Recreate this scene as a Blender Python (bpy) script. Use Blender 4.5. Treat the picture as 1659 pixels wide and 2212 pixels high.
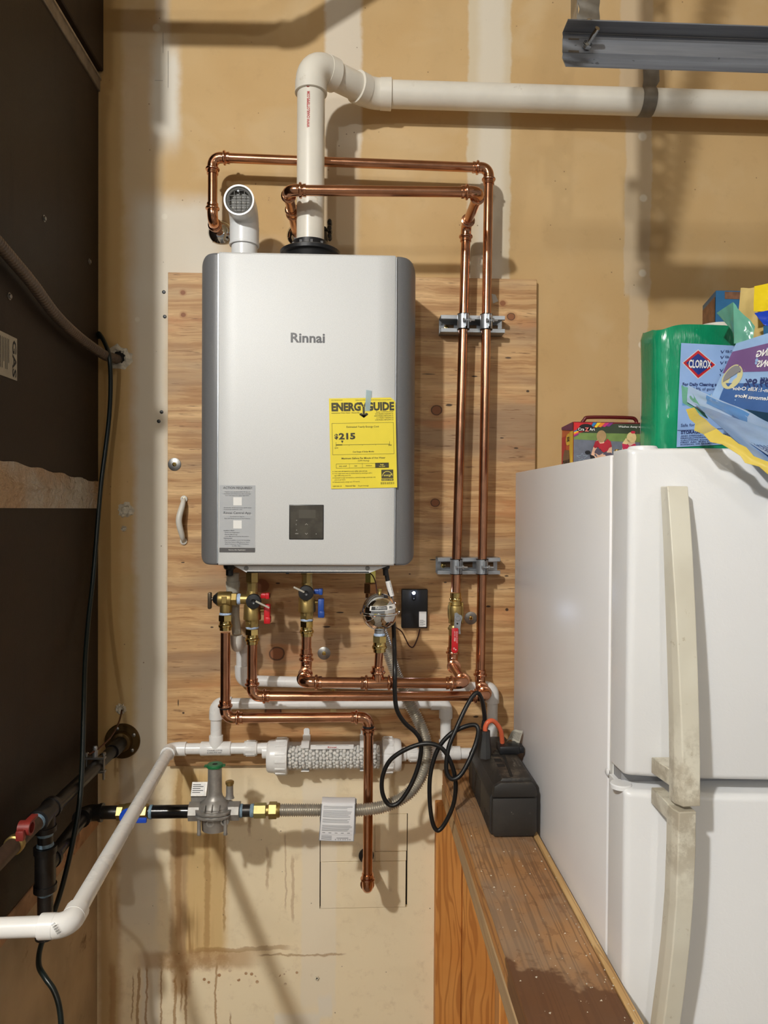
import bpy, bmesh, math, random
from mathutils import Vector as V, Matrix
random.seed(7)
for _o in list(bpy.data.objects): bpy.data.objects.remove(_o)
SC = bpy.context.scene
COL = SC.collection
PI = math.pi
# ---------------------------------------------------------------- camera
FPX, CX, CY = 1538.7, 829.5, 1106.0
CAM = V((.458, -1.794, 1.605)); YAW, PITCH, ROLL = .0427, -.0124, .0057
_f = V((math.sin(YAW)*math.cos(PITCH), math.cos(YAW)*math.cos(PITCH), math.sin(PITCH)))
_r = V((math.cos(YAW), -math.sin(YAW), 0)); _u = _r.cross(_f)
_R = _r*math.cos(ROLL)+_u*math.sin(ROLL); _U = _u*math.cos(ROLL)-_r*math.sin(ROLL)
cd = bpy.data.cameras.new('camera'); cam = bpy.data.objects.new('camera', cd); COL.objects.link(cam)
cd.sensor_fit = 'VERTICAL'; cd.sensor_height = 36.0; cd.lens = 36.0*FPX/2212.0; cd.clip_start = .02
_m = Matrix((_R, _U, -_f)).transposed().to_4x4(); _m.translation = CAM; cam.matrix_world = _m
SC.camera = cam
# ---------------------------------------------------------------- world, lamps, exposure
vs = SC.view_settings
vs.view_transform = 'Standard'; vs.look = 'None'; vs.gamma = 1.0; vs.use_curve_mapping = False
vs.exposure = 0.0
W = bpy.data.worlds.new('garage_air'); SC.world = W; W.use_nodes = True
W.node_tree.nodes['Background'].inputs[0].default_value = (1.0, .985, .955, 1)
W.node_tree.nodes['Background'].inputs[1].default_value = .205
def lamp(name, loc, watts, radius, col):
    l = bpy.data.lights.new(name, 'POINT'); l.energy = watts; l.shadow_soft_size = radius; l.color = col
    o = bpy.data.objects.new(name, l); COL.objects.link(o); o.location = loc
lamp('ceiling_bulb_light', (-.65, -2.9, 3.08), 236, .055, (.985, 1, 1.0))
lamp('side_fill_light', (2.2, -4.6, 3.0), 28, .07, (.985, 1, 1.0))  # added fill from the right, no bulb known there
lamp('far_ceiling_bulb_light', (-.33, -5.8, 3.0), 90, .07, (.985, 1, 1.0))
# ---------------------------------------------------------------- photo pixel (1659x2212) -> world
def ray(px, py): return _R*((px-CX)/FPX) - _U*((py-CY)/FPX) + _f
def A(px, py, y): d = ray(px, py); return CAM + d*((y-CAM.y)/d.y)
def AX(px, py, x): d = ray(px, py); return CAM + d*((x-CAM.x)/d.x)
def AZ(px, py, z): d = ray(px, py); return CAM + d*((z-CAM.z)/d.z)
def mpx(y): return (y-CAM.y)/FPX          # metres per pixel at depth y
X_, Y_, Z_ = V((1,0,0)), V((0,1,0)), V((0,0,1))
# ---------------------------------------------------------------- node helper
def lin(c):
    return tuple(((v/255)/12.92 if v/255 <= .04045 else ((v/255+.055)/1.055)**2.4) for v in c)
class S:
    def __init__(s, t, sock): s.t, s.k = t, sock
    def _b(s, op, o, sw=False):
        a, b = (o, s) if sw else (s, o)
        return s.t.math(op, a, b)
    def __add__(s, o): return s._b('ADD', o)
    def __radd__(s, o): return s._b('ADD', o)
    def __sub__(s, o): return s._b('SUBTRACT', o)
    def __rsub__(s, o): return s._b('SUBTRACT', o, True)
    def __mul__(s, o): return s._b('MULTIPLY', o)
    def __rmul__(s, o): return s._b('MULTIPLY', o)
    def __truediv__(s, o): return s._b('DIVIDE', o)
class T:
    """node tree builder for one material"""
    def __init__(s, name):
        s.m = bpy.data.materials.new(name); s.m.use_nodes = True; s.n = s.m.node_tree.nodes; s.l = s.m.node_tree.links
        s.b = s.n['Principled BSDF']
        g = s.n.new('ShaderNodeNewGeometry'); s.pos = g.outputs['Position']
        sp = s.n.new('ShaderNodeSeparateXYZ'); s.l.new(s.pos, sp.inputs[0])
        s.x, s.y, s.z = (S(s, o) for o in sp.outputs)
    def put(s, sock, v):
        if isinstance(v, S): s.l.new(v.k, sock)
        elif isinstance(v, bpy.types.NodeSocket): s.l.new(v, sock)
        elif isinstance(v, (tuple, list)):
            sock.default_value = tuple(v)+((1,) if len(v) == 3 and len(sock.default_value) == 4 else ())
        else: sock.default_value = v
    def math(s, op, *a):
        n = s.n.new('ShaderNodeMath'); n.operation = op
        for i, v in enumerate(a): s.put(n.inputs[i], v)
        return S(s, n.outputs[0])
    def clamp(s, a): 
        n = s.n.new('ShaderNodeClamp'); s.put(n.inputs[0], a); return S(s, n.outputs[0])
    def ss(s, a, b, v):
        n = s.n.new('ShaderNodeMapRange'); n.interpolation_type = 'SMOOTHSTEP'
        s.put(n.inputs[0], v); n.inputs[1].default_value = a; n.inputs[2].default_value = b
        return S(s, n.outputs[0])
    def band(s, v, a, b, w): return s.ss(a-w, a+w, v)*(1-s.ss(b-w, b+w, v))
    def vec(s, x, y, z):
        n = s.n.new('ShaderNodeCombineXYZ'); s.put(n.inputs[0], x); s.put(n.inputs[1], y); s.put(n.inputs[2], z); return n.outputs[0]
    def noise(s, scale=5., detail=3., rough=.55, vec=None, dist=0.):
        n = s.n.new('ShaderNodeTexNoise'); s.put(n.inputs['Vector'], vec if vec is not None else s.pos)
        n.inputs['Scale'].default_value = scale; n.inputs['Detail'].default_value = detail
        n.inputs['Roughness'].default_value = rough; n.inputs['Distortion'].default_value = dist
        return S(s, n.outputs[0])
    def mix(s, f, a, b):
        n = s.n.new('ShaderNodeMix'); n.data_type = 'RGBA'
        s.put(n.inputs[0], f); s.put(n.inputs[6], a); s.put(n.inputs[7], b); return S(s, n.outputs[2])
    def mul(s, f, c, k):
        n = s.n.new('ShaderNodeMix'); n.data_type = 'RGBA'; n.blend_type = 'MULTIPLY'
        s.put(n.inputs[0], f); s.put(n.inputs[6], c); s.put(n.inputs[7], k); return S(s, n.outputs[2])
    def bump(s, h, strength=.3, dist=.002):
        n = s.n.new('ShaderNodeBump'); n.inputs['Strength'].default_value = strength; n.inputs['Distance'].default_value = dist
        s.put(n.inputs['Height'], h); s.put(s.b.inputs['Normal'], n.outputs[0])
    def out(s, col, rough=.6, metal=0., **kw):
        s.put(s.b.inputs['Base Color'], col); s.put(s.b.inputs['Roughness'], rough); s.put(s.b.inputs['Metallic'], metal)
        for k, v in kw.items(): s.put(s.b.inputs[k.replace('_', ' ')], v)
        return s.m
MATS = {}
def pm(name, col, rough=.5, metal=0., var=.12, vs_=12., bump=0., bs=300., dirt=None, **kw):
    """plain procedural material: base colour with noise variation, fine relief and optional dirt"""
    if name in MATS: return MATS[name]
    t = T(name); c = lin(col)
    n = t.noise(vs_, 4)
    k0 = tuple(v*(1-var) for v in c); k1 = tuple(min(1, v*(1+var)) for v in c)
    o = t.mix(t.ss(.3, .7, n), k0, k1)
    if dirt:
        dc, lo, sc = dirt
        o = t.mix(t.ss(lo, lo+.14, t.noise(sc, 6, .7)), o, lin(dc))
    r = t.clamp(rough + (t.noise(vs_*3, 3)-.5)*.12) if rough > .08 else rough
    if bump: t.bump(t.noise(bs, 2), bump, .001)
    MATS[name] = t.out(o, r, metal, **kw); return MATS[name]
def emit(name, col, st):
    t = T(name); t.b.inputs['Emission Color'].default_value = lin(col)+(1,); t.b.inputs['Emission Strength'].default_value = st
    return t.out(lin(col), .5)
# ---------------------------------------------------------------- mesh builder
def fit2(d):
    d = d.normalized(); a = Z_ if abs(d.z) < .9 else X_
    u = d.cross(a).normalized(); return u, d.cross(u).normalized()
class MB:
    def __init__(s): s.v = []; s.f = []
    def add(s, vs_, fs):
        o = len(s.v); s.v += [tuple(p) for p in vs_]; s.f += [tuple(i+o for i in f) for f in fs]; return s
    def bm(s, b):
        b.verts.index_update(); s.add([v.co[:] for v in b.verts], [[v.index for v in f.verts] for f in b.faces]); b.free(); return s
    def box(s, lo, hi, bev=0., seg=2, mat=None):
        b = bmesh.new(); bmesh.ops.create_cube(b, size=1.)
        lo, hi = V(lo), V(hi)
        for v in b.verts: v.co = V(((lo[i]+hi[i])/2+v.co[i]*(hi[i]-lo[i])) for i in range(3))
        if bev: bmesh.ops.bevel(b, geom=b.edges[:], offset=bev, segments=seg, profile=.5, affect='EDGES')
        if mat is not None: bmesh.ops.transform(b, matrix=mat, verts=b.verts)
        return s.bm(b)
    def obox(s, c, ex, ey, ez, size, bev=0., seg=2):
        """box of size (a,b,c) centred at c along the axes ex, ey, ez"""
        m = Matrix((V(ex).normalized(), V(ey).normalized(), V(ez).normalized())).transposed().to_4x4(); m.translation = V(c)
        h = V(size)/2; return s.box(-h, h, bev, seg, m)
    def sweep(s, smp, seg=16, caps=True):
        """smp: list of (pos, tangent, radius)"""
        u, w = fit2(smp[0][1]); last = smp[0][1].normalized(); vv = []; ff = []
        for p, t, r in smp:
            t = t.normalized(); ax = last.cross(t)
            if ax.length > 1e-6:
                q = Matrix.Rotation(last.angle(t), 3, ax); u = q @ u; w = q @ w
            last = t
            for k in range(seg):
                a = 2*PI*k/seg; vv.append(V(p)+u*(r*math.cos(a))+w*(r*math.sin(a)))
        for i in range(len(smp)-1):
            for k in range(seg):
                k2 = (k+1) % seg; ff.append((i*seg+k, i*seg+k2, (i+1)*seg+k2, (i+1)*seg+k))
        if caps: ff.append(tuple(range(seg))[::-1]); ff.append(tuple((len(smp)-1)*seg+k for k in range(seg)))
        return s.add(vv, ff)
    def tube(s, a, b, r, seg=16, r2=None):
        a, b = V(a), V(b); return s.sweep([(a, b-a, r), (b, b-a, r if r2 is None else r2)], seg)
    def lathe(s, o, ax, prof, seg=24, caps=True):
        o, ax = V(o), V(ax).normalized(); return s.sweep([(o+ax*t, ax, max(r, 1e-5)) for t, r in prof], seg, caps)
    def hexa(s, o, ax, l, r, seg=6, ch=.0008):
        return s.lathe(o, ax, [(0, r-ch), (ch, r), (l-ch, r), (l, r-ch)], seg)
    def cable(s, pts, r, n=8, seg=10):
        return s.sweep([(p, t, r) for p, t in smooth(pts, n)], seg)
    def prism(s, poly, o, ex, ey, ez, d, bev=0., seg=1):
        """2-D polygon in the frame (ex, ey) extruded by d along ez"""
        b = bmesh.new(); o, ex, ey, ez = V(o), V(ex), V(ey), V(ez)
        lo = [b.verts.new(o+ex*p[0]+ey*p[1]) for p in poly]; hi = [b.verts.new(o+ex*p[0]+ey*p[1]+ez*d) for p in poly]
        n = len(poly); b.faces.new(lo[::-1]); b.faces.new(hi)
        for i in range(n): b.faces.new((lo[i], lo[(i+1) % n], hi[(i+1) % n], hi[i]))
        if bev: bmesh.ops.bevel(b, geom=b.edges[:], offset=bev, segments=seg, profile=.5, affect='EDGES')
        return s.bm(b)
    def ball(s, c, r, seg=16, rings=10, sc=(1, 1, 1)):
        c = V(c); vv = [c+Z_*(r*sc[2])]; ff = []
        for i in range(1, rings):
            a = PI*i/rings
            for k in range(seg):
                b = 2*PI*k/seg; vv.append(c+V((math.sin(a)*math.cos(b)*r*sc[0], math.sin(a)*math.sin(b)*r*sc[1], math.cos(a)*r*sc[2])))
        vv.append(c-Z_*(r*sc[2])); L = len(vv)-1
        for k in range(seg):
            k2 = (k+1) % seg; ff.append((0, 1+k, 1+k2)); ff.append((L, 1+(rings-2)*seg+k2, 1+(rings-2)*seg+k))
            for i in range(rings-2): a = 1+i*seg; ff.append((a+k, a+seg+k, a+seg+k2, a+k2))
        return s.add(vv, ff)
    def torus(s, c, ax, R, r, seg=28, sg=8, a0=0., a1=2*PI, u=None):
        c, ax = V(c), V(ax).normalized()
        if u is None: u, w = fit2(ax)
        else: u = V(u).normalized(); w = ax.cross(u)
        full = abs(a1-a0-2*PI) < 1e-4; n = seg+(0 if full else 1)
        vv = []; ff = []
        for i in range(n):
            a = a0+(a1-a0)*i/seg; d = u*math.cos(a)+w*math.sin(a)
            for k in range(sg): b = 2*PI*k/sg; vv.append(c+d*(R+r*math.cos(b))+ax*(r*math.sin(b)))
        for i in range(seg):
            j = (i+1) % n
            for k in range(sg): k2 = (k+1) % sg; ff.append((i*sg+k, j*sg+k, j*sg+k2, i*sg+k2))
        return s.add(vv, ff)
    def grid(s, fn, nu, nv):
        """open sheet from fn(u, v), u and v in 0..1"""
        vv = [fn(i/nu, j/nv) for i in range(nu+1) for j in range(nv+1)]
        return s.add(vv, [(i*(nv+1)+j, (i+1)*(nv+1)+j, (i+1)*(nv+1)+j+1, i*(nv+1)+j+1) for i in range(nu) for j in range(nv)])
    def poly(s, pts): return s.add(pts, [tuple(range(len(pts)))])
    def quad2(s, o, ex, ey, x0, y0, x1, y1):
        o = V(o); return s.poly([o+ex*x0+ey*y0, o+ex*x1+ey*y0, o+ex*x1+ey*y1, o+ex*x0+ey*y1])
    def text(s, txt, fn, x0, y0, h, w=None, bold=0., align='L', shear=0.):
        """flat lettering: cap height h, baseline y0, width fitted to w; fn maps (x, y) to a point"""
        vv, ff, bb = glyphs(txt, bold); ex = h/.70
        wid = (bb[1]-bb[0]); sx = ex if w is None else w/max(wid, 1e-6)
        off = {'L': 0, 'C': -wid*sx/2, 'R': -wid*sx}[align]
        return s.add([fn(x0+off+(x-bb[0])*sx+shear*y*ex, y0+y*ex) for x, y in vv], ff)
_GL = {}
def glyphs(txt, bold):
    k = (txt, bold)
    if k not in _GL:
        c = bpy.data.curves.new('glyphs', 'FONT'); c.body = txt; c.resolution_u = 2; c.offset = bold
        o = bpy.data.objects.new('glyphs', c); m = o.to_mesh()
        vv = [(v.co.x, v.co.y) for v in m.vertices]; ff = [tuple(p.vertices) for p in m.polygons]
        o.to_mesh_clear(); bpy.data.objects.remove(o); bpy.data.curves.remove(c)
        xs = [v[0] for v in vv] or [0, 1]; _GL[k] = (vv, ff, (min(xs), max(xs)))
    return _GL[k]
def frame(o, ex, ey): 
    o = V(o); return lambda x, y: o+ex*x+ey*y
def smooth(pts, n=8):
    pts = [V(p) for p in pts]; P = [pts[0]*2-pts[1]]+pts+[pts[-1]*2-pts[-2]]; out = []
    for i in range(1, len(P)-2):
        a, b, c, d = P[i-1:i+3]
        for k in range(n):
            t = k/n; out.append(.5*((2*b)+(c-a)*t+(2*a-5*b+4*c-d)*t*t+(3*b-a-3*c+d)*t**3))
    out.append(pts[-1])
    return [(p, (out[min(i+1, len(out)-1)]-out[max(i-1, 0)])) for i, p in enumerate(out)]
def arc(a, c, b, R, n=8):
    """fillet of radius R at corner c between directions to a and b: list of (pos, tangent)"""
    a, b, c = V(a), V(b), V(c); d1 = (a-c).normalized(); d2 = (b-c).normalized(); th = d1.angle(d2)
    t = R/math.tan(th/2); o = c+(d1+d2).normalized()*(R/math.sin(th/2))
    r1 = c+d1*t-o; ax = r1.cross(c+d2*t-o).normalized(); out = []
    for i in range(n+1):
        q = Matrix.Rotation((PI-th)*i/n, 3, ax); p = q @ r1; out.append((o+p, ax.cross(p)))
    return out, t
# ---------------------------------------------------------------- objects
def thing(name, label, cat, loc, group=None):
    o = bpy.data.objects.new(name, None); COL.objects.link(o); o.location = loc; o.empty_display_size = .02
    o['label'] = label; o['category'] = cat
    if group: o['group'] = group
    return o
def wloc(o):
    p = V((0, 0, 0))
    while o: p += o.location; o = o.parent
    return p
def obj(name, mb, mat, parent=None, label=None, ang=38, kind=None, recalc=True):
    me = bpy.data.meshes.new(name)
    o0 = wloc(parent) if parent else V((0, 0, 0))
    me.from_pydata([(p[0]-o0.x, p[1]-o0.y, p[2]-o0.z) for p in mb.v], [], mb.f)
    if recalc:
        b = bmesh.new(); b.from_mesh(me); bmesh.ops.recalc_face_normals(b, faces=b.faces); b.to_mesh(me); b.free()
    if ang:
        me.polygons.foreach_set('use_smooth', [True]*len(me.polygons)); me.set_sharp_from_angle(angle=math.radians(ang))
    me.materials.append(mat); me.update()
    o = bpy.data.objects.new(name, me); COL.objects.link(o)
    if parent: o.parent = parent
    if label: o['label'] = label
    if kind: o['kind'] = kind
    return o
def solo(name, mb, mat, label, cat, group=None, ang=38):
    xs, ys, zs = zip(*mb.v); c = V(((min(xs)+max(xs))/2, (min(ys)+max(ys))/2, min(zs)))
    mb.v = [(p[0]-c.x, p[1]-c.y, p[2]-c.z) for p in mb.v]
    o = obj(name, mb, mat, ang=ang); o.location = c; o['label'] = label; o['category'] = cat
    if group: o['group'] = group
    return o
def struct(name, mb, mat, parent=None, ang=38):
    return obj(name, mb, mat, parent, ang=ang, kind='structure')
# ---------------------------------------------------------------- shared materials
copper = pm('copper', (200, 146, 114), .21, 1., .18, 14, dirt=((150, 98, 74), .58, 9))
copfit = pm('copper_fitting', (206, 152, 120), .16, 1., .12, 20, dirt=((150, 96, 70), .6, 40))
brass = pm('brass', (172, 148, 92), .40, .9, .12, 30, dirt=((120, 96, 50), .6, 30))
brightbrass = pm('bright_brass', (214, 188, 120), .14, 1., .1, 30)
chrome = pm('chrome', (215, 215, 212), .05, 1., .02)
steel = pm('zinc_steel', (178, 182, 186), .34, .8, .1, 30)
dullsteel = pm('dull_steel', (150, 148, 144), .42, 1., .12, 20)
castzinc = pm('cast_aluminium', (158, 154, 148), .45, .55, .14, 40, bump=.1, bs=900)
pvc = pm('white_pvc', (236, 234, 230), .28, 0., .03, 6)
ventpvc = pm('cream_vent_pvc', (226, 219, 204), .34, 0., .05, 8, dirt=((196, 184, 164), .62, 14))
greypvc = pm('grey_pvc', (176, 170, 156), .4, 0., .05, 9)
black = pm('black_plastic', (24, 24, 26), .38, 0., .2, 20)
rubber = pm('black_rubber', (13, 13, 14), .42, 0., .2, 20)
blackiron = pm('black_iron', (40, 38, 37), .35, .35, .25, 25, dirt=((70, 62, 54), .62, 40))
ptape = pm('blue_white_sealing_tape', (176, 196, 226), .6, 0., .25, 120)
bluedope = pm('blue_pipe_sealant', (116, 142, 160), .55, 0., .25, 150)
redpl = pm('red_handle_plastic', (196, 24, 34), .38, 0., .1, 20)
bluepl = pm('blue_handle_plastic', (30, 70, 150), .38, 0., .1, 20)
paper = pm('white_label_paper', (236, 234, 230), .6, 0., .03)
ink = pm('black_print', (34, 34, 34), .6, 0., .05)
whiteink = pm('white_print', (235, 233, 228), .55, 0., .03)
redink = pm('red_print', (176, 40, 36), .55, 0., .05)
# pipe and fitting builders
CU_R = .0111
def elbow_mesh(a, c, b, R, rb, prof, n=10, seg=18):
    ar, t = arc(a, c, b, R, n); d1 = (V(a)-V(c)).normalized(); d2 = (V(b)-V(c)).normalized()
    s1 = [(ar[0][0]+d1*q, -d1, r) for q, r in reversed(prof)]
    s2 = [(ar[-1][0]+d2*q, d2, r) for q, r in prof]
    return MB().sweep(s1+[(p, tg, rb) for p, tg in ar]+s2, seg), t
CUP = [(.0, .0128), (.0050, .0126), (.0058, .0150), (.0070, .0164), (.0092, .0168), (.0112, .0160), (.0122, .0128), (.0140, .0124), (.0150, .0134), (.0205, .0136), (.0210, .0108)]
PVP = [(.0, .0166), (.0195, .0168), (.0200, .0164), (.0200, .0132)]
def run(T_, pts, r, pmat, fmat, prof, R, rb, pname='pipe', ename='elbow', trim=(0, 0), seg=18):
    """pipe line through pts: one straight pipe per leg and one elbow per corner"""
    pts = [V(p) for p in pts]; tl = [0]*len(pts)
    for i in range(1, len(pts)-1):
        m, t = elbow_mesh(pts[i-1], pts[i], pts[i+1], R, rb, prof); tl[i] = t
        obj(ename, m, fmat, T_)
    tl[0], tl[-1] = trim
    for i in range(len(pts)-1):
        d = (pts[i+1]-pts[i]).normalized(); a = pts[i]+d*tl[i]; b = pts[i+1]-d*tl[i+1]
        if (b-a).dot(d) > .004: obj(pname, MB().tube(a, b, r, seg), pmat, T_)
def curun(T_, pts, **k): run(T_, pts, CU_R, copper, copfit, CUP, .019, .0126, **k)
def pvrun(T_, pts, **k): run(T_, pts, .01335, pvc, pvc, PVP, .017, .0162, **k)
def adapter(T_, o, ax, mat=None, name='press_adapter'):
    """hex body with press socket, running from o along ax"""
    ax = V(ax).normalized(); o = V(o)
    m = MB().hexa(o, ax, .014, .0158)
    m.lathe(o+ax*.013, ax, [(0, .0135), (.006, .0135), (.008, .0142), (.0095, .0160), (.012, .0163), (.0145, .0158), (.0155, .0132), (.022, .0134), (.022, .011)], 18)
    obj(name, m, mat or brightbrass, T_)
def screwhead(mb, p, ax, r=.004, h=.002):
    mb.lathe(p, ax, [(0, r), (h*.6, r), (h, r*.6)], 12)
# ================================================================ the setting
def drywall():
    t = T('bare_drywall'); x, z = t.x, t.z
    nb = t.noise(7, 4, .6); nf = t.noise(38, 4, .65); nl = t.noise(2.2, 3)
    xw = x+(nb-.5)*.022+(nf-.5)*.012
    zw = z+(nb-.5)*.03+(nf-.5)*.014
    c = t.mix(t.ss(.3, .7, nl), lin((197, 161, 108)), lin((207, 174, 124)))
    c = t.mix((1-t.ss(.86, 1.05, zw))*.95, c, lin((250, 233, 198)))  # lower wall: paler drywall paper, lightened further to stand for stronger light there
    c = t.mix(t.ss(.52, .75, t.noise(26, 5, .7))*.25, c, lin((178, 146, 100)))
    c = t.mix(t.ss(.5, .72, t.noise(5, 3, .6, dist=.6))*.22, c, lin((222, 202, 164)))
    st = [c]
    def rect(px0, py0, px1, py1, col, k=1., sx=.004, sz=.01, raw=False, mod=None):
        ym = (py0+py1)/2; a, b = A(px0, ym, 0).x, A(px1, ym, 0).x; lo, hi = A((px0+px1)/2, py1, 0).z, A((px0+px1)/2, py0, 0).z
        m = t.band(x if raw else xw, a, b, sx)*t.band(z if raw else zw, lo, hi, sz)*k
        if mod is not None: m = m*mod
        st[0] = t.mix(m, st[0], lin(col))
    white, pale, grey = (226, 217, 200), (214, 198, 168), (204, 194, 176)
    # joint compound and tape
    rect(1012, -400, 1104, 640, pale, .95); rect(1035, -400, 1090, 640, white, .6, .012)
    rect(1342, -400, 1412, 260, (206, 184, 152), .7, .003); rect(1350, 240, 1406, 640, (206, 186, 156), .75, .003); rect(1358, 620, 1398, 1000, (210, 190, 160), .6, .004)
    rect(703, -400, 782, 340, white, .75, .006, .05); rect(690, 330, 775, 620, grey, .45, .012, .05)
    rect(328, 100, 386, 312, white, .95, .014, .05); rect(338, -60, 366, 120, white, .5, .008, .02); rect(262, 40, 345, 470, white, .22, .03, .06); rect(256, 300, 335, 700, (210, 190, 150), .3, .03, .06)
    rect(288, 430, 475, 650, white, .85, .03, .04); rect(400, 520, 600, 620, white, .5, .03, .03)
    rect(288, 600, 366, 1000, white, .85, .02, .05); rect(292, 980, 364, 1660, (222, 214, 198), .9, .012, .04); rect(240, 1240, 300, 1560, (198, 176, 128), .4, .01)
    
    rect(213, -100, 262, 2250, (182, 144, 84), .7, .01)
    
    # paler bands of the lower wall
    rect(652, 1690, 726, 2180, (244, 230, 204), .9, .004, .02); rect(688, 2150, 716, 2200, (240, 230, 212), .8)
    rect(262, 1650, 330, 1790, (232, 222, 204), .85, .01, .03); rect(258, 1800, 340, 2020, (228, 218, 198), .8, .012, .06); rect(305, 2050, 345, 2250, (238, 230, 214), .8, .01, .04)
    rect(592, 2190, 690, 2260, (240, 230, 212), .8)
    # water stain: run under the old outlet, splash line and drips
    streak = t.noise(1., 4, .65, t.vec(x*58, t.y, z*1.6))
    sm = t.ss(.46, .60, streak)*t.ss(.40, .60, t.noise(1., 2, .5, t.vec(x*16, t.y, z*2.5)))
    rect(372, 1660, 488, 2075, (214, 178, 112), .8, .014, .03); rect(384, 1690, 482, 2080, (150, 100, 42), .8, .014, .05, mod=sm)
    rect(368, 1780, 404, 2080, (186, 154, 116), .7, .005, .05)
    rect(380, 1660, 392, 2030, (150, 104, 50), .5, .003, .02); rect(440, 1700, 452, 2060, (160, 112, 52), .5, .003, .03); rect(482, 1800, 487, 2010, (170, 124, 60), .55, .0015)
    rect(300, 2054, 548, 2092, (194, 160, 116), .7, .03, .010); rect(345, 2052, 500, 2096, (170, 128, 80), .5, .02, .008, mod=t.ss(.35, .6, nf))
    rect(420, 2046, 620, 2056, (160, 118, 60), .5, .02, .002); rect(560, 2062, 742, 2066, (160, 118, 60), .6, .01, .0016)
    rect(372, 2088, 412, 2150, (178, 136, 82), .7, .01, .012)
    for px, a, b, w in ((316, 2090, 2250, 3), (348, 2095, 2250, 2.5), (378, 2110, 2250, 4), (392, 2120, 2180, 3), (402, 2115, 2250, 3.5), (467, 2085, 2250, 3), (298, 2095, 2250, 4), (287, 2110, 2200, 2), (498, 2190, 2250, 2),
                        (576, 1830, 1920, 4), (632, 1850, 1990, 4), (617, 1800, 1960, 2.5), (541, 1760, 1800, 4), (240, 1900, 2010, 4)):
        rect(px-w*.7, a, px+w*.7, b, (168, 126, 76), .75 if a > 2060 else .4, .0012, .01)
    rect(236, 2080, 250, 2240, (160, 116, 66), .55, .004, .02)
    # droplets and specks
    vo = t.n.new('ShaderNodeTexVoronoi'); vo.inputs['Scale'].default_value = 62; t.put(vo.inputs['Vector'], t.pos)
    vd = 1-t.ss(.22, .32, S(t, vo.outputs['Distance'])); gate = t.ss(.47, .5, t.noise(14, 1))
    rect(350, 2098, 665, 2125, (164, 108, 50), .85, .02, .01, mod=vd*gate)
    v2 = t.n.new('ShaderNodeTexVoronoi'); v2.inputs['Scale'].default_value = 34; t.put(v2.inputs['Vector'], t.pos)
    sp = (1-t.ss(.045, .07, S(t, v2.outputs['Distance'])))*t.ss(.52, .54, t.noise(9, 1))
    c = t.mix(sp*.7, st[0], lin((120, 92, 60))); st[0] = c
    # filled nail heads
    for px, py, r in ((1388, 295, 9), (1390, 428, 8), (1388, 590, 8), (1386, 745, 7), (338, 60, 8), (355, 468, 6), (297, 690, 5)):
        p = A(px, py, 0); d = t.math('POWER', (x-p.x)*(x-p.x)+(z-p.z)*(z-p.z), .5)
        st[0] = t.mix((1-t.ss(r*.00085, r*.0015, d))*.8, st[0], lin((232, 222, 202)))
    t.bump(t.noise(240, 3, .7)*.4+nf*.5+st[0].t.noise(14, 2)*.6, .25, .0016)
    return t.out(st[0], .82)
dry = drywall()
gap = pm('dark_cut_gap', (26, 22, 18), .9)
# back wall with a cut-out that holds the loose patch
h0, h1 = A(690, 1963, 0), A(881, 1757, 0); hx0, hx1, hz0, hz1 = h0.x, h1.x, h0.z, h1.z
TOP = 3.15
m = MB()
m.box((-1.0, 0, 0), (hx0, .013, TOP)); m.box((hx1, 0, 0), (2.7, .013, TOP)); m.box((hx0, 0, 0), (hx1, .013, hz0)); m.box((hx0, 0, hz1), (hx1, .013, TOP))
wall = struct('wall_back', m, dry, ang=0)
struct('wall_cavity', MB().box((hx0-.01, .014, hz0-.01), (hx1+.01, .02, hz1+.01)), gap, wall)
zs = A(830, 1860, 0).z; zs2 = A(830, 1839, 0).z; xs = A(806, 1850, 0).x
patches = [(hx0+.0028, hz0+.001, hx1-.0045, zs-.0006), (hx0+.002, zs+.0006, xs+.004, hz1-.0006), (xs+.0045, zs2+.0008, hx1-.0022, hz1-.001), (xs+.0045, zs+.0006, hx1-.0035, zs2-.0006)]
for a, b, c, d in patches: struct('drywall_patch', MB().box((a, -.0012, b), (c, .012, d), .0008, 1), dry, wall)
for px, py in ((356, 684), (349, 890), (354, 631), (343, 910)):
    mm = MB(); p = A(px, py, 0); screwhead(mm, p, -Y_, .0045, .0015); obj('drywall_screw', mm, black, wall)
chalkw = pm('torn_plaster', (206, 196, 176), .9, 0., .2, 90)
def torn(px, py, r, hole=True):
    p = A(px, py, 0); rnd = random.Random(px); n = 22; m = MB(); vv = []; ff = []
    for j, (k, h) in enumerate(((1.15, 0), (1.0, .005), (.72, .0065), (.55, .001))):
        for i in range(n):
            a = 2*PI*i/n; q = r*k*(1+rnd.uniform(-.22, .22)); vv.append((p.x+math.cos(a)*q, p.y-h*rnd.uniform(.5, 1.2), p.z+math.sin(a)*q))
    for j in range(3):
        for i in range(n): i2 = (i+1) % n; ff.append((j*n+i, j*n+i2, (j+1)*n+i2, (j+1)*n+i))
    if not hole: ff.append(tuple(3*n+i for i in range(n)))
    m.add(vv, ff); obj('torn_plaster', m, chalkw, wall)
    if hole: obj('hole', MB().lathe((p.x, p.y-.0006, p.z), -Y_, [(0, r*.66), (.0004, r*.66)], 18), gap, wall)
torn(272, 1102, .016, False); torn(262, 1531, .011, False); torn(258, 772, .025)
torn(268, 1142, .006, False); torn(685, 2112, .0045)
obj('pencil_mark', MB().quad2(A(352, 70, -.0005), X_, Z_, 0, -.05, .0006, 0).quad2(A(352, 95, -.0005), X_, Z_, -.02, -.09, .0, -.0895).quad2(A(363, 110, -.0005), X_, Z_, 0, -.09, .0006, .0), ink, wall)
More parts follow.
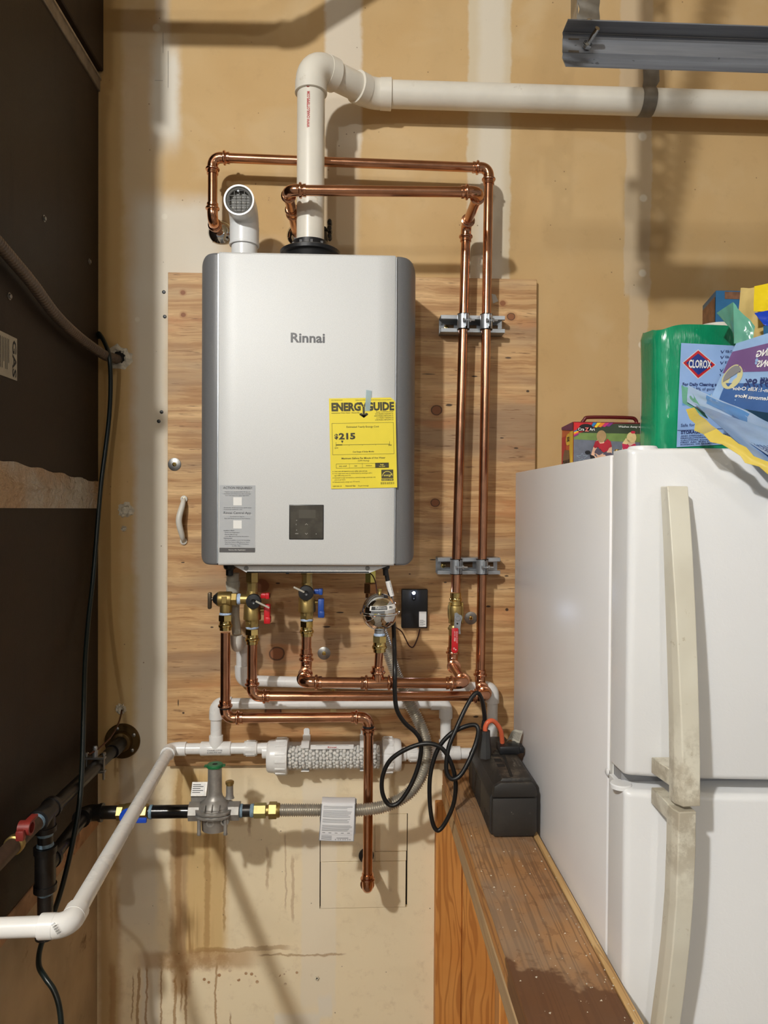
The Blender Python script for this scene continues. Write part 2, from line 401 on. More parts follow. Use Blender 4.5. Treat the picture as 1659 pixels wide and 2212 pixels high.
# floor and ceiling of the garage
def concrete():
    t = T('garage_concrete'); n = t.noise(3, 5, .6)
    t.bump(t.noise(90, 3), .2); return t.out(t.mix(t.ss(.3, .7, n), lin((120, 112, 102)), lin((150, 142, 130))), .75)
struct('floor', MB().box((-2.6, -6.6, -.08), (2.7, .1, 0)), concrete(), ang=0)
struct('ceiling', MB().box((-2.6, -6.6, TOP), (2.7, .1, TOP+.05)), pm('ceiling_board', (206, 186, 150), .85, 0., .06), ang=0)
# ---------------------------------------------------------------- raised furnace platform
XL = -.173
plat = struct('wall_left', MB().box((-.8, -1.0, 0), (XL-.003, -.0005, .80)), pm('platform_drywall', (176, 154, 122), .8, 0., .14, 6, dirt=((122, 100, 74), .6, 10)), ang=0)
obj('platform_plank', MB().box((-.8, -1.0, .80), (XL+.001, -.0006, .842), .002, 1), pm('stained_platform_plank', (176, 136, 100), .75, 0., .22, 18, dirt=((124, 82, 62), .55, 20)), plat)
# ---------------------------------------------------------------- furnace cabinet
def furnace_paint():
    t = T('dark_brown_cabinet_paint'); n = t.noise(3, 4, .6); st = t.noise(1., 4, .6, t.vec(t.x, t.y*16, t.z*1.5))
    c = t.mix(t.ss(.3, .7, n), lin((44, 34, 26)), lin((55, 44, 35))); c = t.mix(t.ss(.55, .7, st)*.4, c, lin((36, 29, 25)))
    t.bump(t.noise(420, 2), .35, .0006)
    return t.out(c, t.clamp(.5+(n-.5)*.3), 0., Specular_IOR_Level=.2)
fpaint = furnace_paint()
F = thing('furnace', 'tall dark brown furnace cabinet standing left of the water heater', 'furnace', (-.48, -.34, .842))
FY = -.685
obj('cabinet', MB().box((-.78, FY, .843), (XL, -.002, 2.615), .003, 1), fpaint, F)
obj('upper_cabinet', MB().box((-.78, FY, 2.66), (XL+.012, -.002, 3.14), .003, 1), fpaint, F)
obj('seam_flange', MB().box((-.78, FY, 2.612), (XL+.004, -.002, 2.642), .0015, 1).box((-.78, FY, 2.642), (XL-.012, -.002, 2.662)), pm('galvanised_flange', (140, 130, 118), .5, .5, .2, 30), F)
obj('flange_lip', MB().box((XL-.02, FY, 2.640), (XL+.007, -.002, 2.645)), pm('pale_flange_lip', (176, 164, 146), .45, .5, .2, 40), F)
for px, py in ((95, 472), (193, 565), (20, 640)):
    p = AX(px, py, XL); mm = MB(); mm.hexa(p, X_, .004, .0048); mm.lathe(p, X_, [(0, .007), (.001, .007)], 14); obj('hex_screw', mm, dullsteel, F)
def foil():
    t = T('crinkled_foil_tape'); n = t.noise(28, 5, .65); n2 = t.noise(5, 3, .6)
    c = t.mix(t.ss(.35, .65, n2), lin((206, 172, 136)), lin((216, 208, 194))); t.bump(n*1.6+t.noise(90, 3)*.5+t.noise(9, 2)*1.5, 1., .02)
    return t.out(c, .34, .35)
rr = random.Random(3)
def foil_sheet(u, v):
    y = FY+.01+(-.004-FY-.01)*u; top = 1.678-.026*max(0, (u-.3)/.7)+.002*math.sin(u*40); bot = 1.594-.006*u
    return V((XL+.0012+.0035*abs(math.sin(u*17+v*5))*math.sin(v*PI)+(.004 if .42 < v < .6 else 0)+rr.uniform(0, .0026), y, bot+(top-bot)*v))
fo = obj('foil_tape', MB().grid(foil_sheet, 60, 10), foil(), F, ang=20, recalc=False)
# sideways gas warning label
g = MB(); q = [AX(0, 722, XL+.001), AX(37, 732, XL+.001), AX(35, 822, XL+.001), AX(0, 808, XL+.001)]
yL, zT, zB = -.56, q[1].z, q[2].z
gl = obj('warning_label', MB().box((XL+.0003, yL, zB), (XL+.0010, q[1].y, zT)), pm('yellowed_label_paper', (176, 164, 142), .7, 0., .08), F, ang=0)
g = MB(); fn = frame((XL+.0014, q[1].y-.018, zT-.006), -Z_, Y_)
g.text('GAS', fn, 0, 0, .014, zT-zB-.010, .02)
for i in range(8): g.quad2((XL+.0014, q[1].y-.034-.006*i, zT-.008), -Z_, Y_, 0, 0, (zT-zB-.016)*(.9 if i % 3 else .7), .0016)
obj('lettering', g, ink, gl, recalc=False)
# ---------------------------------------------------------------- half wall of lumber in front of the refrigerator
def lumber(name, c0, c1, c2, axis, wet=False, sc=70, grey=None, side=False):
    t = T(name); ax = {'x': (3., 1, 1), 'y': (1, 3., 1), 'z': (1, 1, 3.)}[axis]
    k = [sc*.55 if a == 1 else 1.1 for a in ax]
    wob = (t.noise(3, 2)-.5)*1.1
    v = t.vec(t.x*k[0]+wob, t.y*k[1]+wob, t.z*k[2]+wob)
    n = t.noise(1., 1.2, .45, v); r = t.math('SINE', n*46.)
    c = t.mix(t.ss(.3, .7, t.noise(6, 3)), lin(c0), lin(c1)); c = t.mix(t.ss(.0, .95, r)*.6, c, lin(c2)); c = t.mix(t.ss(.5, .72, t.noise(1., 4, .7, t.vec(t.x*k[0]*7, t.y*k[1]*4, t.z*k[2]*4)))*.3, c, lin(c2))
    if side: c = t.mix(1-t.ss(.6872, .6876, t.x), c, t.mix(t.ss(.1, .9, r)*.8, lin((206, 146, 78)), lin((160, 98, 44))))
    if grey: c = t.mix(t.ss(.38, .62, t.noise(5, 4, .6))*(.75 if not side else t.ss(.6872, .6876, t.x)*.6), c, lin(grey))
    if wet:
        e = t.y+(t.noise(14, 4, .65)-.5)*.22+(t.x-.76)*.35
        c = t.mix((1-t.ss(-.80, -.775, e))*.85, c, lin((92, 56, 28)))
        c = t.mix(t.ss(.6, .62, t.noise(38, 4, .6))*.35, c, lin((112, 74, 44)))
        c = t.mix(t.ss(.70, .73, t.noise(75, 4, .7))*.5, c, lin((206, 196, 180)))
    t.bump(n*.6+t.noise(60, 3)*.3, .35, .0015)
    return t.out(c, .62)
oldtop = lumber('weathered_plank_top', (156, 112, 70), (178, 134, 88), (108, 76, 48), 'y', True, 90, (146, 128, 108), True)
plate2 = lumber('pale_lumber_edge', (196, 156, 104), (206, 168, 116), (168, 120, 70), 'y', False, 90, (176, 150, 116))
fir = lumber('orange_fir_board', (206, 138, 66), (214, 150, 78), (166, 98, 40), 'z', False, 62)
hw = thing('half_wall', 'low half wall of lumber with a weathered double top plate beside the white refrigerator', 'half wall', (.755, -.6, 0))
obj('top_plank', MB().box((.687, -1.42, .892), (.826, -.001, .930), .002, 1), oldtop, hw)
obj('lower_plank', MB().box((.6855, -1.42, .853), (.826, -.001, .8915), .002, 1), plate2, hw)
obj('sheathing_strip', MB().box((.8265, -1.42, .02), (.8385, -.001, .9315), .001, 1), lumber('osb_edge', (196, 158, 104), (214, 180, 126), (150, 110, 64), 'y', False, 160), hw)
obj('stud', MB().box((.668, -.0385, .0), (.733, -.001, .8528), .002, 1), fir, hw)
obj('stud', MB().box((.7335, -.0385-.014, .0), (.8255, -.001, .8528), .002, 1), fir, hw)
obj('stud', MB().box((.70, -.65, .0), (.8255, -.612, .8528), .002, 1), fir, hw)
obj('stud', MB().box((.70, -1.42, .0), (.8255, -1.38, .8528), .002, 1), fir, hw)
# ================================================================ plywood backing board
KN = [(598, 1412, 15, 1), (943, 886, 11, 1), (940, 1086, 9, 1), (590, 1537, 16, 1), (565, 1265, 16, 0), (1104, 684, 8, 1), (672, 1190, 10, 0), (395, 632, 5, 0), (396, 680, 5, 0), (1086, 655, 6, 0), (1090, 1700, 7, 0)]
SL = [(1098, 773, 8, 2), (1025, 813, 8, 2), (970, 875, 9, 3), (1115, 968, 6, 2), (1084, 946, 5, 1.5), (1055, 1310, 6, 2.5), (1095, 1317, 4, 4), (705, 1354, 10, 2.5), (735, 1323, 10, 2), (935, 1209, 9, 1.5), (385, 1518, 1.5, 9), (396, 1540, 3, 2.5), (1028, 1548, 7, 3), (905, 1548, 6, 3), (395, 1215, 5, 1.5), (458, 1355, 4, 2), (600, 1260, 6, 2), (925, 808, 18, 1.2), (1094, 1244, 5, 2), (962, 1258, 4, 2), (885, 1240, 3, 1.5), (1140, 845, 4, 3)]
def plywood():
    t = T('plywood_veneer'); x, z = t.x, t.z
    zz = z
    for px, py, r, _ in KN:
        p = A(px, py, -.018); dx = (x-p.x)/(r*.0035); dz = (z-p.z)/(r*.0018)
        zz = zz+t.math('POWER', 2.718, 0-(dx*dx+dz*dz))*(z-p.z)*-.6
    wob = (t.noise(3, 3)-.5)*1.6
    n = t.noise(1., 5, .62, t.vec(x*2.2+wob, t.y, zz*42+wob)); fine = t.noise(1., 4, .7, t.vec(x*9, t.y, zz*320))
    br = t.noise(1., 3, .6, t.vec(x*1.6, t.y, zz*7))
    c = t.mix(t.ss(.34, .66, n), lin((174, 128, 80)), lin((224, 186, 134)))
    c = t.mix(t.ss(.42, .58, t.math('SINE', n*60.)*.5+.5)*.16, c, lin((170, 118, 68)))
    c = t.mix(t.ss(.46, .68, br)*.75, c, lin((150, 124, 98)))
    c = t.mix(t.ss(.56, .66, t.noise(1., 3, .6, t.vec(x*2.5, t.y, zz*11+4.)))*.5, c, lin((196, 132, 82)))
    c = t.mix(t.ss(.55, .68, fine)*.7, c, lin((136, 90, 50)))
    c = t.mix(t.ss(.61, .68, t.noise(1., 3, .7, t.vec(x*11, t.y, zz*150)))*.75, c, lin((104, 66, 36)))
    for px, py, r, dk in KN:
        p = A(px, py, -.018); s_ = r*.00115; dx = (x-p.x)/(s_*1.12); dz = (z-p.z)/s_
        d = t.math('POWER', dx*dx+dz*dz, .5)+(t.noise(60, 2)-.5)*.25
        c = t.mix((1-t.ss(.9, 1.9, d))*.55, c, lin((166, 112, 66))); c = t.mix((1-t.ss(.85, 1.0, d))*.85, c, lin((134, 78, 44)))
        if dk: c = t.mix(t.band(d, .82, 1.02, .06)*.8, c, lin((62, 38, 22)))
    for px, py, w, h in SL:
        p = A(px, py, -.018); dx = (x-p.x)/(w*.00115); dz = (z-p.z)/(h*.00115)
        c = t.mix((1-t.ss(.6, 1.05, t.math('POWER', dx*dx+dz*dz, .5)+(t.noise(160, 2)-.5)*.5))*.92, c, lin((44, 28, 18)))
    c = t.mix((1-t.ss(.945, .975, z))*.45, c, lin((118, 80, 46)))
    t.bump(n*.5+fine*.6, .3, .0012)
    return t.out(c, .62)
P0, P1 = A(361.5, 1655.6, -.018), A(1160, 603.6, -.018)
PB = (0, .9145, P0.z, A(362.5, 588, -.018).z)
solo('plywood_board', MB().box((PB[0], -.018, PB[2]), (PB[1], -.0004, PB[3]), .001, 1), plywood(), 'large knotty plywood board fixed to the wall behind the water heater', 'plywood', ang=0)
YP = -.018
# washers with screws
for (px, py), lab in zip(((377, 1003), (700, 1411), (1017, 1335)), ('round steel washer with screw at the left edge of the plywood board', 'round steel washer with screw between the middle copper pipes under the heater', 'round steel washer with screw beside the red lever valve')):
    p = A(px, py, YP); w = thing('fender_washer', lab, 'washer', p, 'screwed washers on the plywood')
    obj('disc', MB().lathe(p, -Y_, [(0, .0160), (.0012, .0160), (.0016, .0154)], 28), dullsteel, w)
    mm = MB(); mm.lathe(p-Y_*.0015, -Y_, [(0, .0052), (.002, .0048), (.0026, .003), (.0012, .0022)], 14); obj('screw', mm, brightbrass, w)
# pull handle
hp, hb = A(398, 1078, YP), A(397, 1169, YP)
H = thing('pull_handle', 'worn white arched pull handle screwed to the plywood left of the heater', 'handle', hb)
hwm = pm('worn_white_paint', (214, 208, 196), .4, 0., .06, 40, dirt=((150, 136, 116), .66, 120))
m = MB()
pts = [hp-Y_*.004, hp-Y_*.016-Z_*.014, (hp+hb)/2-Y_*.026+V((-.006, 0, 0)), hb-Y_*.016+Z_*.014, hb-Y_*.004]
sm_ = smooth(pts, 8); N = len(sm_)
m.sweep([(p, t, .0042+.0035*math.sin(PI*i/(N-1))) for i, (p, t) in enumerate(sm_)], 12); obj('grip', m, hwm, H)
for p in (hp, hb):
    obj('foot', MB().lathe(p, -Y_, [(0, .0088), (.004, .0086), (.0052, .0070)], 20), hwm, H)
    mm = MB(); screwhead(mm, p-Y_*.0048, -Y_, .0042, .0016); obj('screw', mm, brightbrass, H)
# ================================================================ tankless water heater
def silver(name, col, r):
    t = T(name); n = t.noise(900, 2, .6); c = t.mix(t.ss(.3, .7, n), tuple(v*.9 for v in lin(col)), tuple(min(1, v*1.06) for v in lin(col)))
    t.bump(t.noise(700, 2), .06, .0004); return t.out(c, r, .12, Specular_IOR_Level=.35)
sil = silver('silver_metallic_paint', (214, 214, 212), .5)
dsil = silver('grey_metallic_paint', (116, 116, 117), .42)
HX0, HX1, HZ0, HZ1 = .1205, .5945, 1.470, 2.138
HW_ = thing('tankless_water_heater', 'large silver wall-hung tankless water heater with grey sides', 'water heater', ((HX0+HX1)/2, -.14, HZ0))
def column_shell(cols, z0, z1, back, bev=.006, rc=.026, xa=None, xb=None):
    """upright shell: cols = plan profile (x, y) left to right; outline corners rounded by rc, front edges by bev"""
    m = MB(); n = len(cols); rows = []
    def ext(x):
        if xa is None: return 0
        d = min(x-xa, xb-x)
        return 0 if d >= rc else rc-math.sqrt(max(0, rc*rc-(rc-d)**2))
    prof = [(1, 0)]+[(0, 0)]
    steps = [(0., back, True)]+[(bev*(1-math.cos(a)), bev*(1-math.sin(a)), False) for a in (0, PI/8, PI/4, 3*PI/8, PI/2)]
    vv = []
    for x, y in cols:
        e = ext(x); a, b = z0+e, z1-e; col = [(x, back, a)]
        col += [(x, min(back, y+s), a+bev-q if False else a+bev*(1-math.cos(k))) for k, q, s in [(k, 0, bev*(1-math.sin(k))) for k in (0, PI/8, PI/4, 3*PI/8, PI/2)]]
        col += [(x, min(back, y+bev*(1-math.sin(k))), b-bev*(1-math.cos(k))) for k in (PI/2, 3*PI/8, PI/4, PI/8, 0)]
        col += [(x, back, b)]; vv += col
    R_ = len(vv)//n
    return m.add(vv, [(i*R_+j, (i+1)*R_+j, (i+1)*R_+j+1, i*R_+j+1) for i in range(n-1) for j in range(R_-1)])
YB, YF, YS = -.022, -.2585, -.185
def side_cols(sgn):
    e = HX0 if sgn < 0 else HX1; out = [(e, YB), (e, YS)]
    for k in range(1, 13):
        a = PI/2*k/12; out.append((e-sgn*(.046*(1-math.cos(a))), YS-(-.0035-YF+YS)*math.sin(a)))
    return out
L = side_cols(-1); R = side_cols(1)
obj('side_panel', column_shell(L, HZ0, HZ1, YB, xa=HX0, xb=HX1), dsil, HW_, ang=45)
obj('side_panel', column_shell(R, HZ0, HZ1, YB, xa=HX0, xb=HX1), dsil, HW_, ang=45)
xl, xr = HX0+.0466, HX1-.0466
obj('seam_strip', MB().box((xl-.001, YF-.0004, HZ0+.004), (xl+.0022, YF+.02, HZ1-.004), .0006, 1), steel, HW_)
obj('seam_strip', MB().box((xr-.0022, YF-.0004, HZ0+.004), (xr+.001, YF+.02, HZ1-.004), .0006, 1), steel, HW_)
cols = [(xl+.0022, YF+.02), (xl+.0022, YF-.001), (xl+.004, YF-.0025)]+[(xl+.004+(xr-xl-.008)*k/10, YF-.0025) for k in range(1, 11)]+[(xr-.0022, YF-.001), (xr-.0022, YF+.02)]
obj('front_panel', column_shell(cols, HZ0, HZ1, YB, bev=.006), sil, HW_, ang=45)
obj('back_box', MB().box((HX0+.012, -.05, HZ0+.01), (HX1-.012, -.0185, HZ1-.01)), dsil, HW_)
YFF = YF-.0025
# logo
p0, p1 = A(628, 739, YFF-.0003), A(702, 739, YFF-.0003)
obj('logo_lettering', MB().text('Rinnai', frame(p0, X_, Z_), 0, 0, A(628, 719, YFF).z-p0.z, p1.x-p0.x, .03), pm('logo_grey', (84, 84, 86), .4, .3, .05), HW_, recalc=False)
# control display
a, b = A(624, 1166, YFF), A(700, 1090, YFF)
disp = obj('display', MB().box((a.x, YFF-.0012, a.z), (b.x, YFF+.004, b.z), .0022, 2), black, HW_)
gm = pm('dark_display_glass', (72, 68, 60), .22, 0., .22, 40)
obj('screen', MB().box((a.x+.0022, YFF-.0016, a.z+.0022), (b.x-.0022, YFF-.0008, b.z-.0022), .0003, 1), gm, disp)
g = MB(); fn = frame((a.x, YFF-.0018, a.z), X_, Z_); w = b.x-a.x
def chev(cx, cz, s, up): 
    for sg in (-1, 1):
        g.poly([fn(cx, cz+up*s*.5), fn(cx+sg*s, cz-up*s*.5), fn(cx+sg*s, cz-up*s*.5+.0009), fn(cx, cz+up*s*.5+.0009)])
chev(w*.5, w*.44, .0028, 1); chev(w*.5, w*.17, .0028, -1)
for u, v in ((.78, .17), (.22, .28), (.22, .56)): g.lathe(fn(w*u, w*v), -Y_, [(0, .0009), (.0001, .0009)], 10)
g.quad2((a.x, YFF-.0018, a.z), X_, Z_, w*.18, w*.17, w*.27, w*.185); g.quad2((a.x, YFF-.0018, a.z), X_, Z_, w*.2, w*.42, w*.21, w*.46)
obj('symbol', g, pm('display_symbol', (170, 168, 160), .5), disp, recalc=False)
obj('window_inset', MB().quad2((a.x, YFF-.00175, a.z), X_, Z_, w*.28, w*.62, w*.76, w*.86), pm('display_window', (88, 84, 76), .2), disp, recalc=False)
# service screw dot, lower bracket and its screws
br = [A(505, 1222, -.236), A(533, 1237, -.236), A(797, 1238, -.236), A(836, 1223, -.236)]
m = MB(); m.prism([(p.x, p.z) for p in br], (0, -.236, 0), X_, Z_, Y_, .0025); m.box((br[1].x, -.236, br[1].z), (br[2].x, -.20, br[1].z+.0025))
obj('lower_bracket', m, sil, HW_)
for px in (532, 794):
    p = A(px, 1227.5, -.236); mm = MB().lathe(p, -Y_, [(0, .0052), (.001, .0052)], 18); mm.torus(p-Y_*.0015, Y_, .0032, .0009, 18, 6); mm.lathe(p, -Y_, [(0, .0022), (.0025, .0018)], 10); obj('bracket_screw', mm, dullsteel, HW_)
# exhaust collar, drain cap and gas inlet stub below
XE, YE = .3575, -.175
c0 = V((XE, YE, HZ1-.004))
obj('vent_collar', MB().lathe(c0, Z_, [(0, .050), (.026, .058), (.027, .067), (.034, .068), (.037, .063), (.039, .047), (.041, .042), (.056, .0405), (.057, .036), (.050, .034)], 40), black, HW_)
for k in range(4):
    an = PI+.5+k*.6; q = c0+V((math.cos(an)*.0405, math.sin(an)*.0405, .045)); obj('collar_tab', MB().box(q-V((.004, .003, .004)), q+V((.004, .003, .006)), .001, 1), black, HW_)
p = A(496, 1233, -.15); obj('drain_cap', MB().lathe(p, Z_, [(-.012, .006), (-.010, .0085), (.002, .0085), (.006, .013), (.012, .0145), (.017, .012)], 14), black, HW_)
p = A(621, 1237, -.17); obj('wire_clip', MB().box(p-V((.004, .004, .003)), p+V((.004, .004, .006)), .001, 1), black, HW_)
# ---------------------------------------------------------------- yellow energy label held by a piece of tape
YLAB = YFF-.002
yl = [A(703, 861, YLAB), A(845, 856, YLAB), A(858, 1053, YLAB), A(715, 1056, YLAB)]
o = yl[3]; ex = (yl[2]-yl[3]); ey = (yl[0]-yl[3]); LW, LH = ex.length, ey.length; ex.normalize(); ey = (ey-ex*ey.dot(ex)).normalized()
E_ = thing('energy_label', 'bright yellow energy cost label taped to the heater front', 'label', o)
yel = pm('yellow_label_paper', (240, 218, 52), .5, 0., .03)
# printed area in units of the crop (1659 x 2096): u right, v up from the lower left corner
m = MB(); m.prism([(0, 0), (LW, 0), (LW, LH*.955), (LW*.93, LH), (0, LH)], o, ex, ey, Y_, .0004); obj('sheet', m, yel, E_, ang=0)
dk = pm('dark_olive_print', (62, 58, 34), .6)
K = MB(); o2 = o-Y_*.0004; f = lambda u, v: o2+ex*(u*LW)+ey*(v*LH)
def bar(mb, u0, v0, u1, v1): mb.poly([f(u0, v0), f(u1, v0), f(u1, v1), f(u0, v1)])
def tx(mb, s, u, v, h, w=None, bold=0., al='L'): mb.text(s, lambda x, y: o2+ex*x+ey*y, u*LW, v*LH, h*LH, None if w is None else w*LW, bold, al)
tx(K, 'ENERG', .035, .862, .085, .44, .05); tx(K, 'GUIDE', .56, .862, .085, .42, .05)
bar(K, .503, .80, .535, .905); K.poly([f(.503, .90), f(.455, .952), f(.492, .952), f(.52, .915)]); K.poly([f(.535, .90), f(.583, .952), f(.546, .952), f(.52, .915)])
K.poly([f(.455, .812), f(.519, .780), f(.583, .812), f(.583, .826), f(.519, .798), f(.455, .826)]); K.poly([f(.455, .826), f(.519, .778), f(.583, .826), f(.552, .836), f(.519, .806), f(.486, .836)])
tx(K, 'U.S. Government', .035, .975, .012, .17); tx(K, 'Federal law prohibits removal of this label before consumer purchase', .40, .972, .010, .54)
tx(K, 'Instantaneous Water Heater - Natural Gas', .035, .832, .012, .42, .01)
for i, s in enumerate(('Rinnai CORPORATION', '(RX199i)REU-N2832FF-US', '(RXP199i)REU-NBP3237FF-US', '(CX199i)REU-N2832FFC-US', '(CXP199i)REU-NBP3237FFC-US')): tx(K, s, .965, .836-.022*i, .012, .26+.014*(i % 3), .01, 'R')
def frm(u0, v0, u1, v1, t=.004):
    bar(K, u0, v0, u1, v0+t*.7); bar(K, u0, v1-t*.7, u1, v1); bar(K, u0, v0, u0+t, v1); bar(K, u1-t, v0, u1, v1)
frm(.035, .375, .965, .725)
tx(K, 'Estimated Yearly Energy Cost', .5, .672, .020, .49, .005, 'C')
tx(K, '$', .07, .555, .05, .055, .04); tx(K, '215', .135, .548, .064, .25, .045)
bar(K, .09, .482, .90, .486); bar(K, .09, .480, .185, .489)
for u in (.09, .90): bar(K, u-.002, .466, u+.002, .515)
for u in (.29, .49, .69): bar(K, u-.0015, .472, u+.0015, .486)
K.poly([f(.165, .532), f(.205, .532), f(.185, .502)])
tx(K, '$210', .07, .444, .014, .05, .01); tx(K, '$283', .88, .466, .014, .05, .01); tx(K, 'Cost Range of Similar Models', .5, .398, .015, .32, .012, 'C')
tx(K, 'Maximum Gallons Per Minute of Hot Water', .5, .325, .019, .66, .015, 'C'); tx(K, '(GPM Rating)', .5, .298, .016, .17, 0., 'C')
frm(.085, .225, .88, .275)
for u in (.285, .48): bar(K, u, .225, u+.003, .275)
bar(K, .675, .222, .88, .278)
tx(K, 'very small', .185, .243, .015, .12, .01, 'C'); tx(K, 'low', .382, .243, .015, .04, .01, 'C'); tx(K, 'medium', .58, .243, .015, .09, .01, 'C')
for i, (s, w) in enumerate((('Your cost will depend on your utility rates and use.', .5), ('Cost range based only on models fueled by natural gas with a', .57), ('high GPM rating (max 4.0).', .25), ('Estimated energy cost based on a national average natural gas cost', .62), ('of $1.21 per therm.', .17), ('Estimated yearly energy use: 177 therms', .38))):
    tx(K, s, .055, .186-.0235*i, .0115, w, .006 if i else .02)
    if i in (0, 1, 3, 5): bar(K, .030, .187-.0235*i, .040, .194-.0235*i)
tx(K, 'U287-500-118', .03, .022, .012, .13, .015); tx(K, 'Natural Gas', .22, .022, .015, .15, .015); tx(K, 'ftc.gov/energy', .41, .022, .014, .16, 0.)
bar(K, .765, .105, .945, .200); bar(K, .765, .077, .945, .100)
for i in range(34):
    if (i*7) % 5: bar(K, .745+i*.0062, .038, .745+i*.0062+(.002 if i % 3 else .004), .062)
obj('printing', K, dk, E_, recalc=False, ang=0)
K2 = MB(); o2 = o-Y_*.0007
tx(K2, 'high', .777, .253, .014, .055, .01, 'C'); tx(K2, '9.8 GPM', .777, .231, .013, .09, .01, 'C'); tx(K2, 'energy', .855, .128, .024, .11, .01, 'C'); tx(K2, 'ENERGY STAR', .855, .082, .012, .16, .012, 'C')
N = 14
for i in range(N):
    a0, a1 = PI*.08+PI*.84*i/N, PI*.08+PI*.84*(i+1)/N
    K2.poly([f(.855+.085*math.cos(a0), .112+.072*math.sin(a0)), f(.855+.085*math.cos(a1), .112+.072*math.sin(a1)), f(.855+.079*math.cos(a1), .112+.066*math.sin(a1)), f(.855+.079*math.cos(a0), .112+.066*math.sin(a0))])
pts = []
for i in range(10):
    r_ = .022 if i % 2 == 0 else .009; a_ = PI/2+i*PI/5; pts.append(f(.92+r_*math.cos(a_), .148+r_*.72*math.sin(a_)))
K2.poly(pts)
obj('reversed_printing', K2, pm('yellow_print', (240, 222, 90), .5), E_, recalc=False, ang=0)
t_ = T('clear_adhesive_tape'); t_.b.inputs['Alpha'].default_value = .45; clear = t_.out(lin((190, 215, 220)), .12)
tp = [A(791, 842, YLAB-.001), A(803, 844, YLAB-.001), A(799, 888, YLAB-.001), A(788, 888, YLAB-.001)]
m = MB(); m.add([p for p in tp]+[p+Y_*.0002 for p in tp], [(0, 1, 2, 3), (4, 5, 6, 7), (0, 1, 5, 4), (1, 2, 6, 5), (2, 3, 7, 6), (3, 0, 4, 7)])
solo('tape_piece', m, clear, 'short strip of clear tape at the top of the yellow label', 'tape')
# ---------------------------------------------------------------- grey registration sticker
s0, s1 = A(474, 1193, YFF-.0004), A(551.5, 1048.5, YFF-.0004); SW, SH = s1.x-s0.x, s1.z-s0.z
R_ = thing('registration_sticker', 'grey instruction sticker with a dark footer low on the heater front', 'sticker', s0)
obj('sheet', MB().box((s0.x, YFF-.0006, s0.z), (s1.x, YFF-.0001, s1.z)), pm('grey_sticker_paper', (176, 178, 180), .45, 0., .03), R_, ang=0)
obj('footer', MB().box((s0.x, YFF-.0008, s0.z), (s1.x, YFF-.0002, s0.z+SH*.07)), pm('dark_grey_print', (82, 80, 80), .5), R_, ang=0)
o2 = V((s0.x, YFF-.0010, s0.z)); ex, ey, LW, LH = X_, Z_, SW, SH
S1 = MB(); S2 = MB()
def tx(mb, s, u, v, h, w=None, bold=0., al='L'): mb.text(s, lambda x, y: o2+ex*x+ey*y, u*LW, v*LH, h*LH, None if w is None else w*LW, bold, al)
S0 = MB(); S3 = MB(); tx(S0, 'ACTION REQUIRED!', .1, .945, .034, .81, .012)
for i, (s, w) in enumerate((('Register your product within 30 days of', .7), ('installation and extend your labor coverage.', .76), ('Scan code below for quick registration.', .68))): tx(S1, s, .5, .895-.027*i, .013, w, .003, 'C')
tx(S1, '-Residential: Additional 4 years ($250 value)', .11, .660, .013, .78, .004); tx(S1, '-Commercial: Additional 1 year', .11, .633, .013, .53, .004)
tx(S3, 'Rinnai Central App', .12, .572, .036, .76, .004)
tx(S1, 'Download our App for', .5, .528, .013, .4, .004, 'C'); tx(S1, 'Easy and Quick access to Key Features', .5, .500, .013, .72, .004, 'C')
for i, (s, w, b_) in enumerate((('Installers / PROs', .3, .02), ('-Quick Unit Registration', .42, 0), ('-Remote Monitoring', .36, 0), ('-Latest Manuals & Training Information', .68, 0), ('Homeowners', .24, .02), ('-Easy Recirculation Control & Scheduling', .72, 0), ('-Real-time Status & Maintenance Alerts', .7, 0), ('-Quick Connection to PRO Assistance', .68, 0))): tx(S1, s, .12+(.02 if not b_ else 0), .318-.0285*i, .013, w, b_+.004)
tx(S1, 'And Much More ...', .5, .09, .013, .3, .004, 'C')
for v in (.925, .556): obj('rule_line', MB().quad2(o2, X_, Z_, SW*.08, SH*v, SW*.92, SH*(v+.003)), whiteink, R_, recalc=False, ang=0)
for v in (.70, .355): obj('blank_square', MB().quad2(o2, X_, Z_, SW*.385, SH*v, SW*.625, SH*(v+.122)), whiteink, R_, recalc=False, ang=0)
obj('rule_line', MB().quad2(o2, X_, Z_, 0, SH*.0695, SW, SH*.0725), whiteink, R_, recalc=False, ang=0)
tx(S2, 'Remove After Registration', .26, .030, .014, .47, .006)
spr = pm('sticker_print', (66, 66, 68), .5)
for nm_, mb_ in (('heading_lettering', S0), ('app_lettering', S3), ('body_lettering', S1)): obj(nm_, mb_, spr, R_, recalc=False, ang=0)
obj('footer_lettering', S2, whiteink, R_, recalc=False, ang=0)
# ================================================================ exhaust vent pipe
VR = .0310
hy = -.062; hzp = A(1250, 216, -.062).z; hx = V((1.75, hy, hzp))
corner = V((XE, YE, A(672, 150, YE).z))
c45 = A(806, 196, hy+.002); c45 = V((c45.x, hy, hzp))
EX = thing('exhaust_vent_pipe', 'cream plastic vent pipe rising from the heater and running right along the wall', 'vent pipe', (XE, YE, HZ1+.02))
corner = V((XE, YE, 2.590))
VP_ = [(.0, .0355), (.026, .0362), (.027, .0345), (.027, .0312)]
mid = V((c45.x-.004, hy, hzp))
el, t1 = elbow_mesh(V((XE, YE, 2.2)), corner, mid, .040, .0345, VP_, 14, 32)
obj('elbow', el, ventpvc, EX)
d = (mid-corner).normalized(); d2 = V((1, 0, 0))
el2, t2 = elbow_mesh(corner, mid, mid+X_, .060, .0345, VP_, 10, 32)
obj('bend', el2, ventpvc, EX)
obj('pipe', MB().tube((XE, YE, HZ1+.012), corner-Z_*t1, VR, 32), ventpvc, EX)
